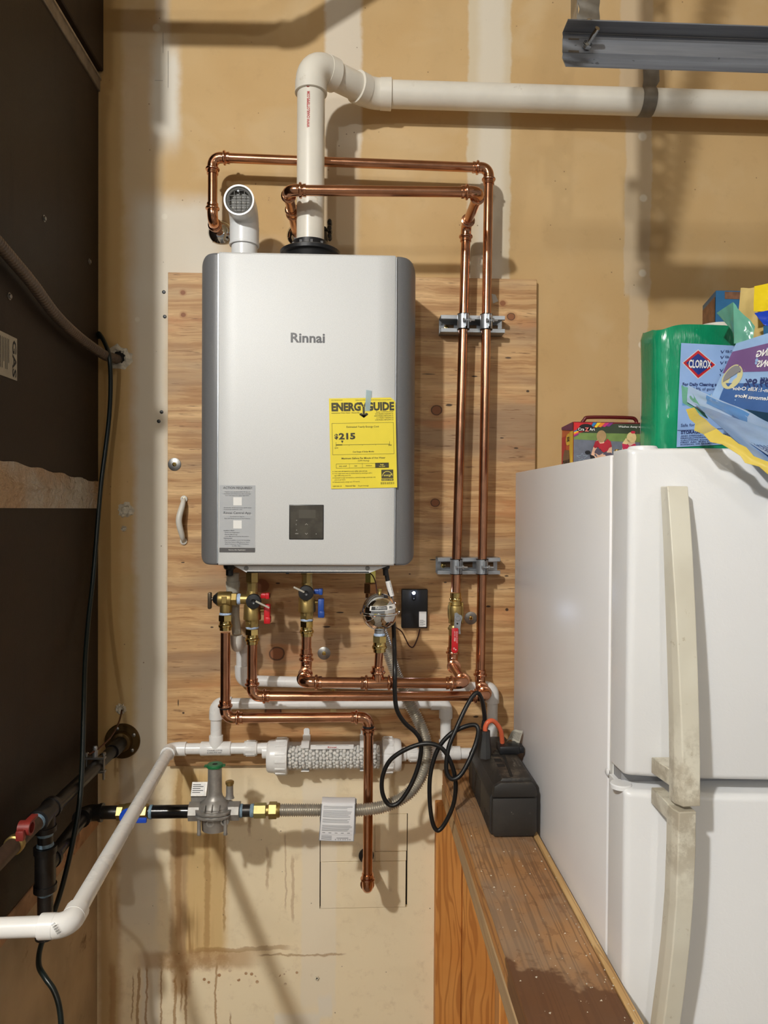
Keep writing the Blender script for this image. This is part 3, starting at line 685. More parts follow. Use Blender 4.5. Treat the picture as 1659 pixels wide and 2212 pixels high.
obj('pipe', MB().tube(corner+d*t1, mid-d*t2, VR, 32), ventpvc, EX)
obj('pipe', MB().tube(mid+X_*t2, hx, VR, 32), ventpvc, EX)
# red printing up the pipe
def on_pipe(x, y):   # x runs up the pipe, y to the left
    a = -PI/2-.12-y/VR; return V((XE+math.cos(a)*(VR+.0003), YE+math.sin(a)*(VR+.0003), zt+x))
zt = A(668, 275, YE-VR).z
g = MB().text('WWW.CHARLOTTEPIPE.COM', on_pipe, 0, -.003, .0062, A(668, 197, YE-VR).z-zt, .035)
q = A(666, 184, YE-VR); g.torus((q.x-.0005, YE-VR-.0002, q.z), Y_, .0035, .0006, 14, 4)
obj('lettering', g, redink, EX, recalc=False)
# grey hanger strap around the horizontal run
p = A(1397, 215, hy); sx = p.x
m = MB(); w = .0195; path = [(hy-.006, A(1397, 85, hy).z), (hy-.012, A(1397, 130, hy).z), (hy-.018, hzp+VR+.010)]
for k in range(9):
    a = math.radians(52-k*22); path.append((hy-math.cos(a)*(VR+.0022), hzp+math.sin(a)*(VR+.0022)))
vv = []; n = len(path)
for i, (y, z) in enumerate(path):
    sk = sx-.002+.006*(i < 3); ww = w*.86 if i > 2 else w*1.02
    vv += [(sk-ww, y, z), (sk+ww, y, z), (sk+ww, y+.0016, z+.0004), (sk-ww, y+.0016, z+.0004)]
ff = []
for i in range(n-1):
    for k in range(4): ff.append((i*4+k, i*4+(k+1) % 4, (i+1)*4+(k+1) % 4, (i+1)*4+k))
ff += [(0, 1, 2, 3), tuple((n-1)*4+k for k in range(4))]
solo('hanger_strap', m.add(vv, ff), pm('dull_grey_strap', (128, 120, 108), .45, .4, .12, 30), 'grey metal strap wrapped around the long vent pipe', 'strap')
# ================================================================ air intake pipe with screened elbow
XI, YI = A(528, 520, -.13).x, -.13
IN = thing('intake_vent_pipe', 'short white intake pipe on the heater with a screened elbow facing the room', 'vent pipe', (XI, YI, HZ1-.01))
zc = A(527, 445, YI).z+.012
endp = A(519, 404, YI-.135); cI = V((XI, YI, endp.z+.002)); endp = V((XI-.004, YI-.135, endp.z))
inw = pm('white_intake_pvc', (226, 226, 224), .3, 0., .03)
obj('pipe', MB().tube((XI, YI, HZ1-.01), (XI, YI, cI.z-.03), .0295, 32), inw, IN)
ar, t1 = arc(V((XI, YI, 2)), cI, endp, .036, 12)
sm2 = [(ar[0][0]-Z_*q, Z_, r) for q, r in ((.042, .030), (.042, .0340), (.037, .0345), (.036, .0330), (0, .0335))]
sm2 += [(p, tg, .0330) for p, tg in ar]; dI = (endp-cI).normalized()
rim = ar[-1][0]+dI*.03
sm2 += [(rim, dI, .0338), (rim+dI*.002, dI, .0338), (rim+dI*.002, dI, .0300), (rim-dI*.012, dI, .0290)]
obj('elbow', MB().sweep(sm2, 36, caps=False), inw, IN)
gp = rim-dI*.004; u, w_ = X_, Z_; gm_ = pm('grey_screen_plastic', (96, 94, 90), .5)
gr = obj('screen_ring', MB().torus(gp, dI, .0265, .0030, 32, 8), gm_, IN)
obj('pipe_shade_disc', MB().lathe(gp-dI*.010, dI, [(0, .028), (.0005, .028)], 28), pm('pipe_shade_grey', (136, 134, 128), .6), IN)  # grey disc behind the screen stands in for shade inside the pipe
for k in range(-2, 3):
    o_ = k*.0112; l = math.sqrt(.0265**2-o_**2)
    obj('screen_bar', MB().box(gp+V((o_-.0005, -.001, -l)), gp+V((o_+.0005, .0012, l))), gm_, gr)
    obj('screen_bar', MB().box(gp+V((-l, -.0012, o_-.0005)), gp+V((l, .001, o_+.0005))), gm_, gr)
mm = MB(); screwhead(mm, gp+V((-.002, -.002, .021)), -Y_, .003, .002); obj('screen_screw', mm, steel, IN)
# ================================================================ copper lines
Y1, Y2, Y3, Y4 = -.075, -.165, -.258, -.262
def vz(p, z): return V((p.x, p.y, z))
# hot line: wall -> over the heater -> down the right side -> back under the heater to the hot valve
a = A(459, 470, Y1); a.z = A(459, 476, Y1).z; b = A(459, 340, Y1); c = A(1056, 363, Y1); d = A(1037, 1482, Y1); e = V((d.x, Y2, d.z)); f = A(548, 1504, Y2); g0 = A(545, 1392, Y2)
b.x = a.x; f.x = g0.x
HOT = thing('hot_copper_line', 'copper pipe looping highest over the heater and down the far right', 'copper pipe', e)
curun(HOT, [V((a.x, -.004, a.z)), a, b, c, d, e, f, g0])
# cold line: wall -> across in front of the vent -> back and down to the red lever valve
a2 = A(621, 411, Y3); b2 = A(1036, 415, Y3); c2 = V((b2.x, Y1, b2.z)); d2_ = A(984, 1279, Y1)
COLD = thing('cold_copper_line', 'copper pipe crossing in front of the vent pipe then dropping to the red lever', 'copper pipe', d2_)
curun(COLD, [V((a2.x, -.004, a2.z)), a2, b2, c2, d2_])
obj('coupling', MB().lathe((a2.x, -.165, a2.z), Y_, [(t, r) for t, r in CUP[::-1]]+[(t+.02-.019+.019, r) for t, r in [(0.0001, .0128)]]+[(.022+.019-t, r) for t, r in CUP[::-1]][::-1] if False else [(0, .0125), (.006, .0128), (.007, .0150), (.0095, .0156), (.012, .0150), (.013, .0128), (.03, .0128), (.031, .0150), (.0335, .0156), (.036, .0150), (.037, .0128), (.043, .0125)], 18), copfit, COLD)
# cold line below the red lever valve, with the tee for the arrestor
e2 = A(979, 1372, Y1); f2 = A(977, 1434, Y1); g2 = V((f2.x, Y4, f2.z)); h2 = A(655, 1472, Y4); i2 = V((h2.x, Y2, h2.z)); j2 = A(662, 1374, Y2); i2.x = j2.x; h2.x = j2.x; h2.z = i2.z = g2.z+.004
LOW = thing('lower_cold_copper_line', 'copper pipe with a tee joining the blue handled valve and the red lever', 'copper pipe', h2)
curun(LOW, [e2, f2, g2, h2, i2, j2])
tc = A(816, 1472, Y4); tc.z = h2.z+(g2.z-h2.z)*((tc.x-h2.x)/(g2.x-h2.x))
m = MB(); m.sweep([(tc-X_*(.016+q), X_, r) for q, r in reversed(CUP)]+[(tc+X_*(.016+q), X_, r) for q, r in CUP], 18); m.sweep([(tc, Z_, .0120)]+[(tc+Z_*(.014+q), Z_, r) for q, r in CUP], 18)
obj('tee', m, copfit, LOW)
obj('coupling', MB().lathe(A(661.5, 1422, Y2), Z_, [(0, .0125), (.004, .0128), (.005, .0150), (.0075, .0157), (.010, .0150), (.011, .0128), (.022, .0130)], 18), copfit, LOW)
# relief discharge line
a3 = A(487, 1366, Y2); b3 = A(487, 1551, Y2); c3 = A(796, 1551, Y2); d3 = A(795, 1924, Y2); d3.x = c3.x; b3.x = a3.x; c3.z = b3.z
DIS = thing('relief_discharge_pipe', 'copper discharge pipe ending in an elbow into the cut drywall patch', 'copper pipe', d3)
curun(DIS, [a3, b3, c3, d3, V((d3.x, .01, d3.z))])
obj('foam_collar', MB().lathe((d3.x, -.006, d3.z), Y_, [(0, .0185), (.004, .0195), (.016, .0195)], 18), black, DIS)
mark = MB()
for p, ax in ((b3+Z_*.024, Z_), (c3-Z_*.022, Z_)): mark.lathe(p-ax*.0025, ax, [(0, .0131), (.005, .0131)], 18)
obj('marker_band', mark, black, DIS)
# chrome wall flanges
for p, lab in ((V((a.x+.004, 0, a.z)), 'chrome wall flange around the leftmost copper pipe above the heater'), (V((a2.x+.004, 0, a2.z)), 'chrome wall flange half hidden behind the white vent pipe')):
    solo('wall_flange', MB().lathe(p, -Y_, [(0, .0295), (.003, .0295), (.008, .0255), (.012, .018), (.014, .0115)], 32), chrome, lab, 'flange')
# little black shut-off knob behind the vent collar
kn = A(712, 497, -.09); K_ = thing('shutoff_knob', 'small black knob on a stem behind the vent collar', 'knob', kn)
m = MB()
for i in range(6):
    an = 2*PI*i/6; m.ball(kn+V((0, math.cos(an)*.013, math.sin(an)*.019)), .0075, 8, 6, (.8, 1, 1))
m.lathe(kn-X_*.003, X_, [(0, .014), (.007, .014)], 16); obj('knob', m, black, K_)
obj('stem', MB().tube(kn-X_*.003, V((kn.x-.014, kn.y, kn.z)), .004, 10).tube((kn.x-.013, kn.y, kn.z+.003), (kn.x-.013, -.001, kn.z+.003), .006, 12), black, K_)
# ---------------------------------------------------------------- strut channels and pipe clamps
def strut(px0, px1, py, lab):
    l, r = A(px0, py, YP-.02), A(px1, py, YP-.02); z = l.z; h = .0205
    s = thing('strut_channel', lab, 'strut', (l.x, YP, z-h)); m = MB()
    m.box((l.x, YP-.0028, z-h), (r.x, YP-.0003, z+h))
    for sg in (-1, 1):
        a_, b_ = sorted((z+sg*h, z+sg*(h-.0025))); m.box((l.x, YP-.041, a_), (r.x, YP-.001, b_))
        a_, b_ = sorted((z+sg*h, z+sg*(h-.0095))); m.box((l.x, YP-.0412, a_), (r.x, YP-.0388, b_), .0006, 1)
        a_, b_ = sorted((z+sg*(h-.0095), z+sg*(h-.0075))); m.box((l.x, YP-.0400, a_), (r.x, YP-.033, b_))
    obj('channel', m, steel, s)
    for k in (.16, .52, .86):
        x = l.x+(r.x-l.x)*k; obj('slot', MB().box((x-.012, YP-.0034, z-.0065), (x+.012, YP-.0026, z+.0065), .0003, 1), pm('shaded_slot_wood', (120, 90, 58), .7), s)  # slot plates in darkened wood colour, the shade of the slot painted in
    mm = MB(); screwhead(mm, (l.x+.018, YP-.0035, z-.002), -Y_, .0062, .003); obj('screw', mm, brightbrass, s)
    return z
def clamp(x, y, z, lab):
    c = thing('pipe_clamp', lab, 'clamp', (x, y, z-.019), 'clamps on the strut channels'); m = MB(); seg = 14; r0, r1, h = .0132, .0148, .0175
    def half(a0, a1):
        vv = []; 
        for i in range(seg+1):
            a_ = a0+(a1-a0)*i/seg; cs, sn = math.cos(a_), math.sin(a_)
            for r_, zz in ((r0, -h), (r1, -h), (r1, h), (r0, h)): vv.append((x+cs*r_, y+sn*r_, z+zz))
        return vv, [(i*4+k, i*4+(k+1) % 4, (i+1)*4+(k+1) % 4, (i+1)*4+k) for i in range(seg) for k in range(4)]+[(0, 1, 2, 3), tuple(seg*4+k for k in range(4))]
    for lo, hi, nm in ((math.radians(95), math.radians(283), 'half_sleeve'), (math.radians(-58), math.radians(85), 'half_sleeve')):
        obj(nm, MB().add(*half(lo, hi)), steel, c)
    for s_, w in ((math.radians(283), 1), (math.radians(302), 1)):
        px_, py_ = x+math.cos(s_)*.0135, y+math.sin(s_)*.0135
        obj('ear', MB().box((px_-.0008, py_-.013, z-.0155), (px_+.0008, py_+.002, z+.0155), .0005, 1), steel, c)
    by = y-.0205
    obj('bolt', MB().tube((x-.004, by, z), (x+.024, by, z), .0024, 10).hexa((x+.0105, by, z), X_, .005, .0052).hexa((x-.0045, by, z), X_, .004, .0050), steel, c)
    for zz in (-.0185, .0172):
        obj('rubber_liner', MB().lathe((x, y, z+zz), Z_, [(0, .0113), (0, .0152), (.0016, .0152), (.0016, .0113)], 20, caps=False), rubber, c)
def xat(p, q, z): return p+(q-p)*((z-p.z)/(q.z-p.z))
z1 = strut(950, 1087, 703, 'upper of the two steel strut channels holding the tall copper pipes')
z2 = strut(943, 1077, 1221, 'lower of the two steel strut channels holding the tall copper pipes')
for z, wd in ((z1, 'upper'), (z2, 'lower')):
    q = xat(c2, d2_, z); clamp(q.x, q.y, z, f'left pipe clamp on the {wd} strut channel')
    q = xat(c, d, z); clamp(q.x, q.y, z, f'right pipe clamp on the {wd} strut channel')
# ---------------------------------------------------------------- hot isolation valve (red), relief valve, cold isolation valve (blue)
def tape_ring(T_, p, ax, r=.0128, l=.006): obj('sealing_tape', MB().lathe(p, ax, [(0, r-.001), (.001, r), (l*.5, r+.0008), (l, r-.0006)], 18), ptape, T_)
M2 = mpx(Y2)
def iso_valve(name, px, lab, hmat, hname, dy, knob, lever):
    """brass valve hanging under the heater; dy shifts it in pixels"""
    def q(x, y): return A(x, y+dy, Y2)
    x = A(px, 1300, Y2).x; o = thing(name, lab, 'valve', V((x, Y2, q(px, 1356).z)))
    P_ = lambda y: V((x, Y2, q(px, y).z))
    L_ = lambda y0, y1: q(px, y0).z-q(px, y1).z
    obj('union_nut', MB().hexa(P_(1258), Z_, L_(1236, 1258), .0150).lathe(P_(1238), Z_, [(0, .012), (.018, .012)], 16), brass, o)
    m = MB().hexa(P_(1280), Z_, L_(1257, 1280), .0118, 8)
    m.lathe(P_(1346), Z_, [(0, .0150), (L_(1338, 1346), .0150), (L_(1338, 1346), .0198), (L_(1334, 1346), .0204), (L_(1326, 1346), .0196), (L_(1308, 1346), .0190), (L_(1303, 1346), .0152), (L_(1290, 1346), .0140), (L_(1276, 1346), .0125)], 24)
    m.hexa(P_(1354), Z_, L_(1337, 1354), .0160)
    obj('body', m, brass, o)
    kp = q(*knob); kp.y = Y2
    obj('purge_stub', MB().tube((kp.x, Y2, kp.z), (kp.x, Y2-.026, kp.z), .0105, 18), brass, o)
    cp = obj('service_cap', MB().lathe((kp.x, Y2-.024, kp.z), -Y_, [(0, .0160), (.002, .0170), (.010, .0170), (.012, .0158), (.013, .006), (.0115, .004)], 28), black, o)
    e1 = q(*lever[0]); e2_ = q(*lever[1]); e1.y = e2_.y = Y2-.037; dd = (e2_-e1).normalized()
    obj('tether', MB().obox((e1+e2_)/2, dd, Y_.cross(dd), Y_, ((e2_-e1).length, .0042, .0016), .0005, 1), greypvc, cp)
    return o, P_, q, x
o, P_, q, x = iso_valve('hot_isolation_valve', 545, 'brass valve with red handles and black round cap under the heater', redpl, 'red_handle', 0, (552, 1295), ((557, 1294), (586, 1308)))
def paddle(o, q, x, hmat, big, small):
    p = q(*big[0]); p2 = q(*big[1])
    obj('valve_stem', MB().tube((x, Y2, (p.z+q(0, 1316).z)/2 if False else q(545, 1318).z), (p.x, Y2, q(545, 1318).z), .0048, 12), brass, o)
    hb = obj('lever', MB().box((p.x-.007, Y2-.012, p2.z), (p.x+.0065, Y2+.010, p.z), .002, 2).box((p.x-.004, Y2-.013, p2.z), (p.x+.0075, Y2+.011, p2.z+(p.z-p2.z)*.35), .002, 2), hmat, o)
    s = q(*small); obj('purge_lever', MB().box((s.x-.010, Y2-.014, s.z-.0055), (s.x+.010, Y2+.003, s.z+.0055), .002, 2).box((s.x+.001, Y2-.016, s.z-.007), (s.x+.010, Y2+.004, s.z+.0065), .002, 2), hmat, o)
paddle(o, q, x, redpl, ((578, 1305), (578, 1346)), (574, 1286))
tape_ring(o, P_(1358), Z_, .0142, P_(1352).z-P_(1358).z); adapter(o, P_(1358), -Z_)
hotx = x
o, P_, q, x = iso_valve('cold_isolation_valve', 663, 'brass valve with blue handles and black round cap under the heater', bluepl, 'blue_handle', -17, (663, 1294), ((660, 1292), (637, 1281)))
paddle(o, q, x, bluepl, ((694, 1310), (694, 1350)), (688, 1294))
tape_ring(o, P_(1358), Z_, .0142, P_(1352).z-P_(1358).z); adapter(o, P_(1358), -Z_)
# relief valve
rv = A(487, 1297, Y2); rv.z = A(487, 1294, Y2).z
o = thing('relief_valve', 'brass pressure relief valve with a black test lever left of the red handled valve', 'valve', V((rv.x, Y2, A(487, 1328, Y2).z)))
m = MB(); m.lathe(rv-X_*.016, X_, [(0, .0165), (.002, .0175), (.026, .0175), (.030, .0168)], 24); m.hexa(rv+X_*.013, X_, .0135, .0150)
m.lathe(V((rv.x+.001, Y2, A(0, 1323, Y2).z)), Z_, [(0, .0135), (.003, .0140), (.012, .0138), (.03, .0135)], 20); obj('body', m, brass, o)
obj('embossed_plate', MB().box((rv.x-.006, Y2-.0185, rv.z-.008), (rv.x+.006, Y2-.0165, rv.z+.008), .0008, 1), brass, o)
obj('cap', MB().lathe(rv-X_*.016, -X_, [(-.001, .0165), (.002, .0155), (.0105, .0085), (.0115, .006)], 24), black, o)
obj('test_lever', MB().box((rv.x-.0395, Y2-.006, rv.z-.0225), (rv.x-.031, Y2+.006, rv.z+.0155), .003, 2).tube((rv.x-.033, Y2, rv.z), (rv.x-.026, Y2, rv.z), .0035, 10), pm('dark_bronze_lever', (84, 72, 58), .35, .6, .1), o)
tape_ring(o, rv+X_*.0265, X_, .0120, .0085)
obj('neck', MB().tube(rv+X_*.03, V((hotx, Y2, rv.z)), .0115, 18), brass, o)
pz = V((A(487, 1330, Y2).x, Y2, A(487, 1328, Y2).z)); tape_ring(o, pz-Z_*.001, Z_, .0132, .006); adapter(o, pz, -Z_)
# gas inlet under the heater
gp_ = A(800, 1285, -.135); o = thing('gas_inlet_union', 'brass gas union behind the chrome sphere under the heater', 'fitting', gp_)
zt_ = lambda py: A(800, py, -.135).z
gx = gp_.x
obj('upper_nut', MB().hexa((gx, -.135, zt_(1258)), Z_, zt_(1232)-zt_(1258), .0135), pm('yellow_zinc', (206, 196, 110), .3, 1., .1, 30), o)
obj('lower_nut', MB().hexa((gx-.001, -.135, zt_(1281)), Z_, zt_(1260)-zt_(1281), .0152).tube((gx, -.135, zt_(1290)), (gx, -.135, zt_(1281)), .0115, 16), pm('copper_brown_nut', (150, 108, 72), .3, 1., .1, 30), o)
# ---------------------------------------------------------------- red lever ball valve
YV = Y1; bz = lambda py: A(984, py, YV).z; bx = A(984, 1320, YV).x
BV = thing('lever_ball_valve', 'brass ball valve with a long red lever on the right copper pipe', 'valve', V((bx, YV, bz(1352))))
m = MB(); k = bz(1300); m.lathe((bx, YV, bz(1352)), Z_, [(0, .0125), (.012, .0128), (.014, .0150), (.018, .0182), (.030, .0196), (.046, .0196), (.050, .0185), (.052, .0150), (.058, .0140), (.066, .0140)], 24)
for dx_ in (-.0155, .0155): m.box((bx+dx_-.0022, YV-.012, bz(1345)), (bx+dx_+.0022, YV-.004, bz(1300)), .001, 1)
obj('body', m, brass, BV)
obj('press_end', MB().lathe((bx, YV, bz(1300)-.004), Z_, [(0, .0138), (.006, .0135), (.008, .0152), (.0105, .0158), (.013, .0150), (.014, .0132), (.026, .0136), (.026, .011)], 18), brightbrass, BV)
obj('press_end', MB().lathe((bx-.003, YV, bz(1352)+.002), -Z_, [(0, .0125), (.004, .0135), (.006, .0152), (.0085, .0158), (.011, .0150), (.012, .0132), (.024, .0134), (.024, .011)], 18), brass, BV)
yl_ = YV-.030; st = V((bx+.001, yl_, bz(1331)))
obj('stem', MB().tube((st.x, YV-.012, st.z), (st.x, yl_-.002, st.z), .0055, 12).hexa(st, -Y_, .005, .0066), steel, BV)
lx = A(981, 1385, yl_).x
m = MB(); m.prism([(st.x-.0075, st.z+.012), (st.x-.002, st.z+.0135), (st.x+.004, st.z+.008), (st.x+.0085, st.z+.007), (st.x+.011, st.z+.002), (st.x+.008, st.z-.009), (st.x+.006, st.z-.026), (st.x-.0085, st.z-.026)], (0, yl_+.001, 0), X_, Z_, -Y_, .0022)
m.obox((st.x-.0012, yl_-.004, st.z-.031), X_, V((0, .6, .8)), V((0, -.8, .6)), (.0145, .014, .0022))
lv = obj('lever_plate', m, steel, BV)
obj('lever_hole', MB().lathe((st.x-.001, yl_-.0013, st.z-.013), -Y_, [(0, .0022), (.0002, .0022)], 12), gap, lv)
zt2, zb2 = A(982, 1357, yl_-.01).z, A(980, 1411, yl_-.01).z
poly = [(lx-.0074, zt2), (lx+.0082, zt2), (lx+.0078, zb2+.006), (lx+.005, zb2+.0015), (lx, zb2), (lx-.005, zb2+.0015), (lx-.0078, zb2+.006)]
obj('red_grip', MB().prism(poly, (0, yl_-.006, 0), X_, Z_, -Y_, .007, .0015, 2), redpl, BV)
g = MB(); fn = frame((lx+.004, yl_-.0133, zt2-.006), -Z_, X_)
g.text('BRASSCRAFT', fn, .001, -.0005, .0022, .028, 0.); g.text('600 WOG', fn, .001, -.0055, .0026, .012); g.text('PSI', fn, .016, -.006, .0034, .008, .02)
g.prism([(0, .0018), (.0018, 0), (0, -.0018), (-.0018, 0)], (lx+.002, yl_-.0133, zb2+.009), X_, Z_, -Y_, .0001); g.torus((lx-.002, yl_-.0133, zb2+.012), Y_, .0018, .0004, 12, 4)
obj('lettering', g, whiteink, BV, recalc=False)
# ---------------------------------------------------------------- chrome arrestor sphere on the tee
sc_ = A(820, 1322, Y4); sr = .0385; tx0 = tc.x
AR = thing('water_hammer_arrestor', 'shiny chrome sphere with a band label standing on the lower copper tee', 'arrestor', tc+Z_*.03)
sc_.x = A(820, 1322, Y4).x
m = MB(); m.lathe(sc_, Z_, [(sr*math.sin(t)*1.0+.002, sr*math.cos(t)) for t in [PI/2*i/14 for i in range(0, 15)]], 40); obj('upper_dome', m, chrome, AR)
obj('lower_dome', MB().lathe(sc_, -Z_, [(sr*math.sin(t)*.98+.002, sr*math.cos(t)) for t in [PI/2*i/14 for i in range(0, 15)]], 40), chrome, AR)
obj('rim', MB().lathe(sc_-Z_*.003, Z_, [(-.001, sr), (-.001, .0415), (.0005, .043), (.004, .043), (.0052, .0415), (.0052, sr)], 44, caps=False), chrome, AR)
obj('valve_stub', MB().lathe(sc_+Z_*(sr*.97), Z_, [(0, .0062), (.003, .0045), (.009, .0045), (.0095, .0055), (.013, .0055)], 14), brass, AR)
def band_pt(u, v): # u angle right of the camera-facing front, v height on the sphere
    ph = .30+v*.9; return sc_+V((math.sin(u)*math.cos(ph)*(sr+.0003), -math.cos(u)*math.cos(ph)*(sr+.0003), math.sin(ph)*(sr)+.002))
def bp(lift): 
    def f_(u, v):
        ph = .14+v; rr_ = sr+lift; return sc_+V((math.sin(u)*math.cos(ph)*rr_, -math.cos(u)*math.cos(ph)*rr_, math.sin(ph)*rr_+.002))
    return f_
fb = bp(.0004); bl = obj('band_label', MB().grid(lambda u, v: fb(-.62+1.75*u, .26*v+.10*u*u), 24, 4), paper, AR, recalc=False)
fb2 = bp(.0007); obj('dark_print', MB().grid(lambda u, v: fb2(-.52+.92*u, .035+.20*v+.03*u), 16, 4), ink, bl, recalc=False)
fb3 = bp(.0010); g = MB().text('FLEXCON', lambda x, y: fb3(x, y), -.27, .135, .075, .62, .02); g.text('INDUSTRIES', lambda x, y: fb3(x, y), -.27, .075, .028, .62, .0)
obj('white_lettering', g, whiteink, bl, recalc=False)
g = MB().text('PH', lambda x, y: fb3(x, y), .55, .115, .13, .22, .03); obj('dark_lettering', g, ink, bl, recalc=False)
m = MB(); nb_ = V((sc_.x, sc_.y, A(0, 1373, Y4).z))
obj('neck', MB().tube(nb_, V((sc_.x, sc_.y, sc_.z-sr*.93)), .0112, 18), steel, AR)
tape_ring(AR, nb_-Z_*.003, Z_, .0118, .0065)
adapter(AR, nb_-Z_*.002, -Z_)
top = nb_-Z_*.030; obj('copper_stub', MB().sweep([(top, -Z_, .0088), (V((tc.x, Y4, tc.z+.016)), -Z_, .0088)], 16), copper, AR)
# ---------------------------------------------------------------- wifi / sensor box with its lit LED
a_, b_ = A(867, 1357, YP-.014), A(924, 1273, YP-.014)
WB = thing('sensor_module', 'flat black electronic box with a glowing white light on the plywood', 'module', (a_.x, YP, a_.z))
obj('case', MB().box((a_.x, YP-.016, a_.z), (b_.x, YP-.0004, b_.z), .0022, 2), pm('black_case', (20, 20, 24), .42, 0., .1), WB)
lp = A(894, 1281, YP-.017); obj('light_window', MB().prism([(math.cos(t)*.0052, math.sin(t)*.0052+(.0 if math.sin(t) > 0 else -.014)) for t in [2*PI*i/24 for i in range(24)]], (lp.x, YP-.0162, lp.z), X_, Z_, -Y_, .0005), pm('gloss_black', (12, 12, 16), .12), WB)
obj('led', MB().lathe((lp.x, YP-.0165, lp.z), -Y_, [(0, .0036), (.0012, .0034), (.0026, .0024), (.0032, .001)], 18), emit('led_glow', (205, 224, 255), 320.), WB)
obj('button', MB().lathe((lp.x, YP-.0165, lp.z-.014), -Y_, [(0, .0019), (.0004, .0017)], 14), pm('grey_button', (92, 92, 96), .4), WB)
s0, s1 = A(905, 1354, YP-.016), A(921, 1321, YP-.016)
st_ = obj('spec_sticker', MB().box((s0.x, YP-.0166, s0.z), (s1.x, YP-.0159, s1.z)), paper, WB, ang=0)
g = MB(); w_ = s1.x-s0.x
for i in range(7): g.quad2((s0.x, YP-.0168, s0.z+.003+.0022*i), X_, Z_, w_*.12, 0, w_*(.86 if i % 3 else .6), .0007)
obj('print_lines', g, ink, st_, recalc=False)
wire = pm('dark_red_wire', (62, 24, 22), .45)
solo('sensor_wire', MB().cable([A(907, 1359, YP-.008), A(902, 1378, YP-.012), A(893, 1397, YP-.018), A(884, 1395, YP-.02), A(876, 1380, YP-.03), A(868, 1365, YP-.06), A(856, 1356, YP-.10), A(842, 1352, -.19)], .0016, 8, 8), wire, 'thin dark wire drooping from the black box to the power cord', 'wire')
solo('heater_wire', MB().cable([A(797, 1236, -.17), A(806, 1245, -.18), A(812, 1262, -.19), A(814, 1284, -.20), A(818, 1300, -.205)], .0013, 8, 8), wire, 'thin dark wire dropping from the heater to behind the chrome sphere', 'wire')
# ================================================================ PVC condensate piping
YC, YN = -.047, -.06
CO = thing('condensate_drain_piping', 'white plastic drain piping looping under the heater and out to the left', 'drain pipe', A(462, 1640, YN))
YD = -.125
u0 = A(503, 1232, YD); k1 = A(511, 1398, YD); u0.x = A(503, 1255, YD).x
obj('union', MB().lathe((u0.x, YD, A(0, 1284, YD).z), Z_, [(0, .0118), (.004, .0150), (.010, .0152), (.022, .0152), (.026, .0160), (.030, .0160), (.031, .0148), (.05, .0148)], 24), greypvc, CO)
for i in range(12):
    an = 2*PI*i/12; obj('union_rib', MB().obox((u0.x+math.cos(an)*.0156, YD+math.sin(an)*.0156, A(0, 1262, YD).z), (-math.sin(an), math.cos(an), 0), (math.cos(an), math.sin(an), 0), Z_, (.0014, .0012, .012)), greypvc, CO) if math.sin(an) < .3 else None
obj('grey_pipe', MB().tube((u0.x, YD, A(0, 1284, YD).z), (k1.x, YD, A(0, 1370, YD).z), .0105, 18), greypvc, CO)
obj('coupling', MB().lathe((u0.x+.002, YD, A(0, 1330, YD).z), Z_, [(0, .0108), (0, .0135), (.032, .0135), (.032, .0108)], 18), greypvc, CO)
k2 = V((k1.x, YC, k1.z)); k3 = A(521, 1470, YC); k3.x = k2.x; k4 = A(1064, 1486, YC); k5 = A(1064, 1630, YC)
kk = [V((k1.x, YD, A(0, 1372, YD).z)), k1, k2, k3]
k1.z = k2.z
mE, t_ = elbow_mesh(kk[0], k1, k2, .016, .0140, [(0, .0142), (.012, .0145), (.012, .011)]); obj('elbow', mE, pm('offwhite_pvc', (214, 210, 202), .35, 0., .04), CO)
mE, t_ = elbow_mesh(k1, k2, k3, .016, .0140, [(0, .0142), (.012, .0145), (.012, .011)]); obj('elbow', mE, pm('offwhite_pvc', (214, 210, 202), .35, 0., .04), CO)
pvrun(CO, [k2, k3, k4, V((k4.x, YC, k5.z+.0)), ], trim=(.02, 0))
# bypass loop and main line
t1 = A(463, 1617, YN); bz_ = t1.z
bl_ = A(467, 1520, YN); br_ = A(963, 1527, YN); t2 = A(960, 1627, YN); br_.z = bl_.z-.002
t1.x = bl_.x; t2.x = br_.x
pvrun(CO, [t1, bl_, br_, t2], trim=(.0, .0))
w1 = A(368, 1617, YN); w1.z = t1.z; near = A(148, 1999, -.80); far = V((-.62, -.80, near.z-.012))
pvrun(CO, [t1, w1, near, far])
def tee(T_, c_, up, l=.036, lu=.032):
    m = MB(); pr = [(0, .0164), (l-.001, .0168), (l, .0164), (l, .0132)]
    m.sweep([(c_-X_*q, X_, r) for q, r in reversed(pr)]+[(c_+X_*q, X_, r) for q, r in pr], 20)
    m.sweep([(c_, up, .0162)]+[(c_+up*q, up, r) for q, r in ((lu-.001, .0168), (lu, .0164), (lu, .0132))], 20)
    obj('tee', m, pvc, T_)
tee(CO, t1, Z_); tee(CO, t2, Z_)
nl = A(578, 1631, YN).x; nr = A(866, 1631, YN).x; nz = A(720, 1632, YN).z
obj('pipe', MB().tube(t1, (nl, YN, t1.z), .01335, 18), pvc, CO)
obj('pipe', MB().tube((nr, YN, nz+.002), (k5.x, YN, nz+.002), .01335, 18), pvc, CO)
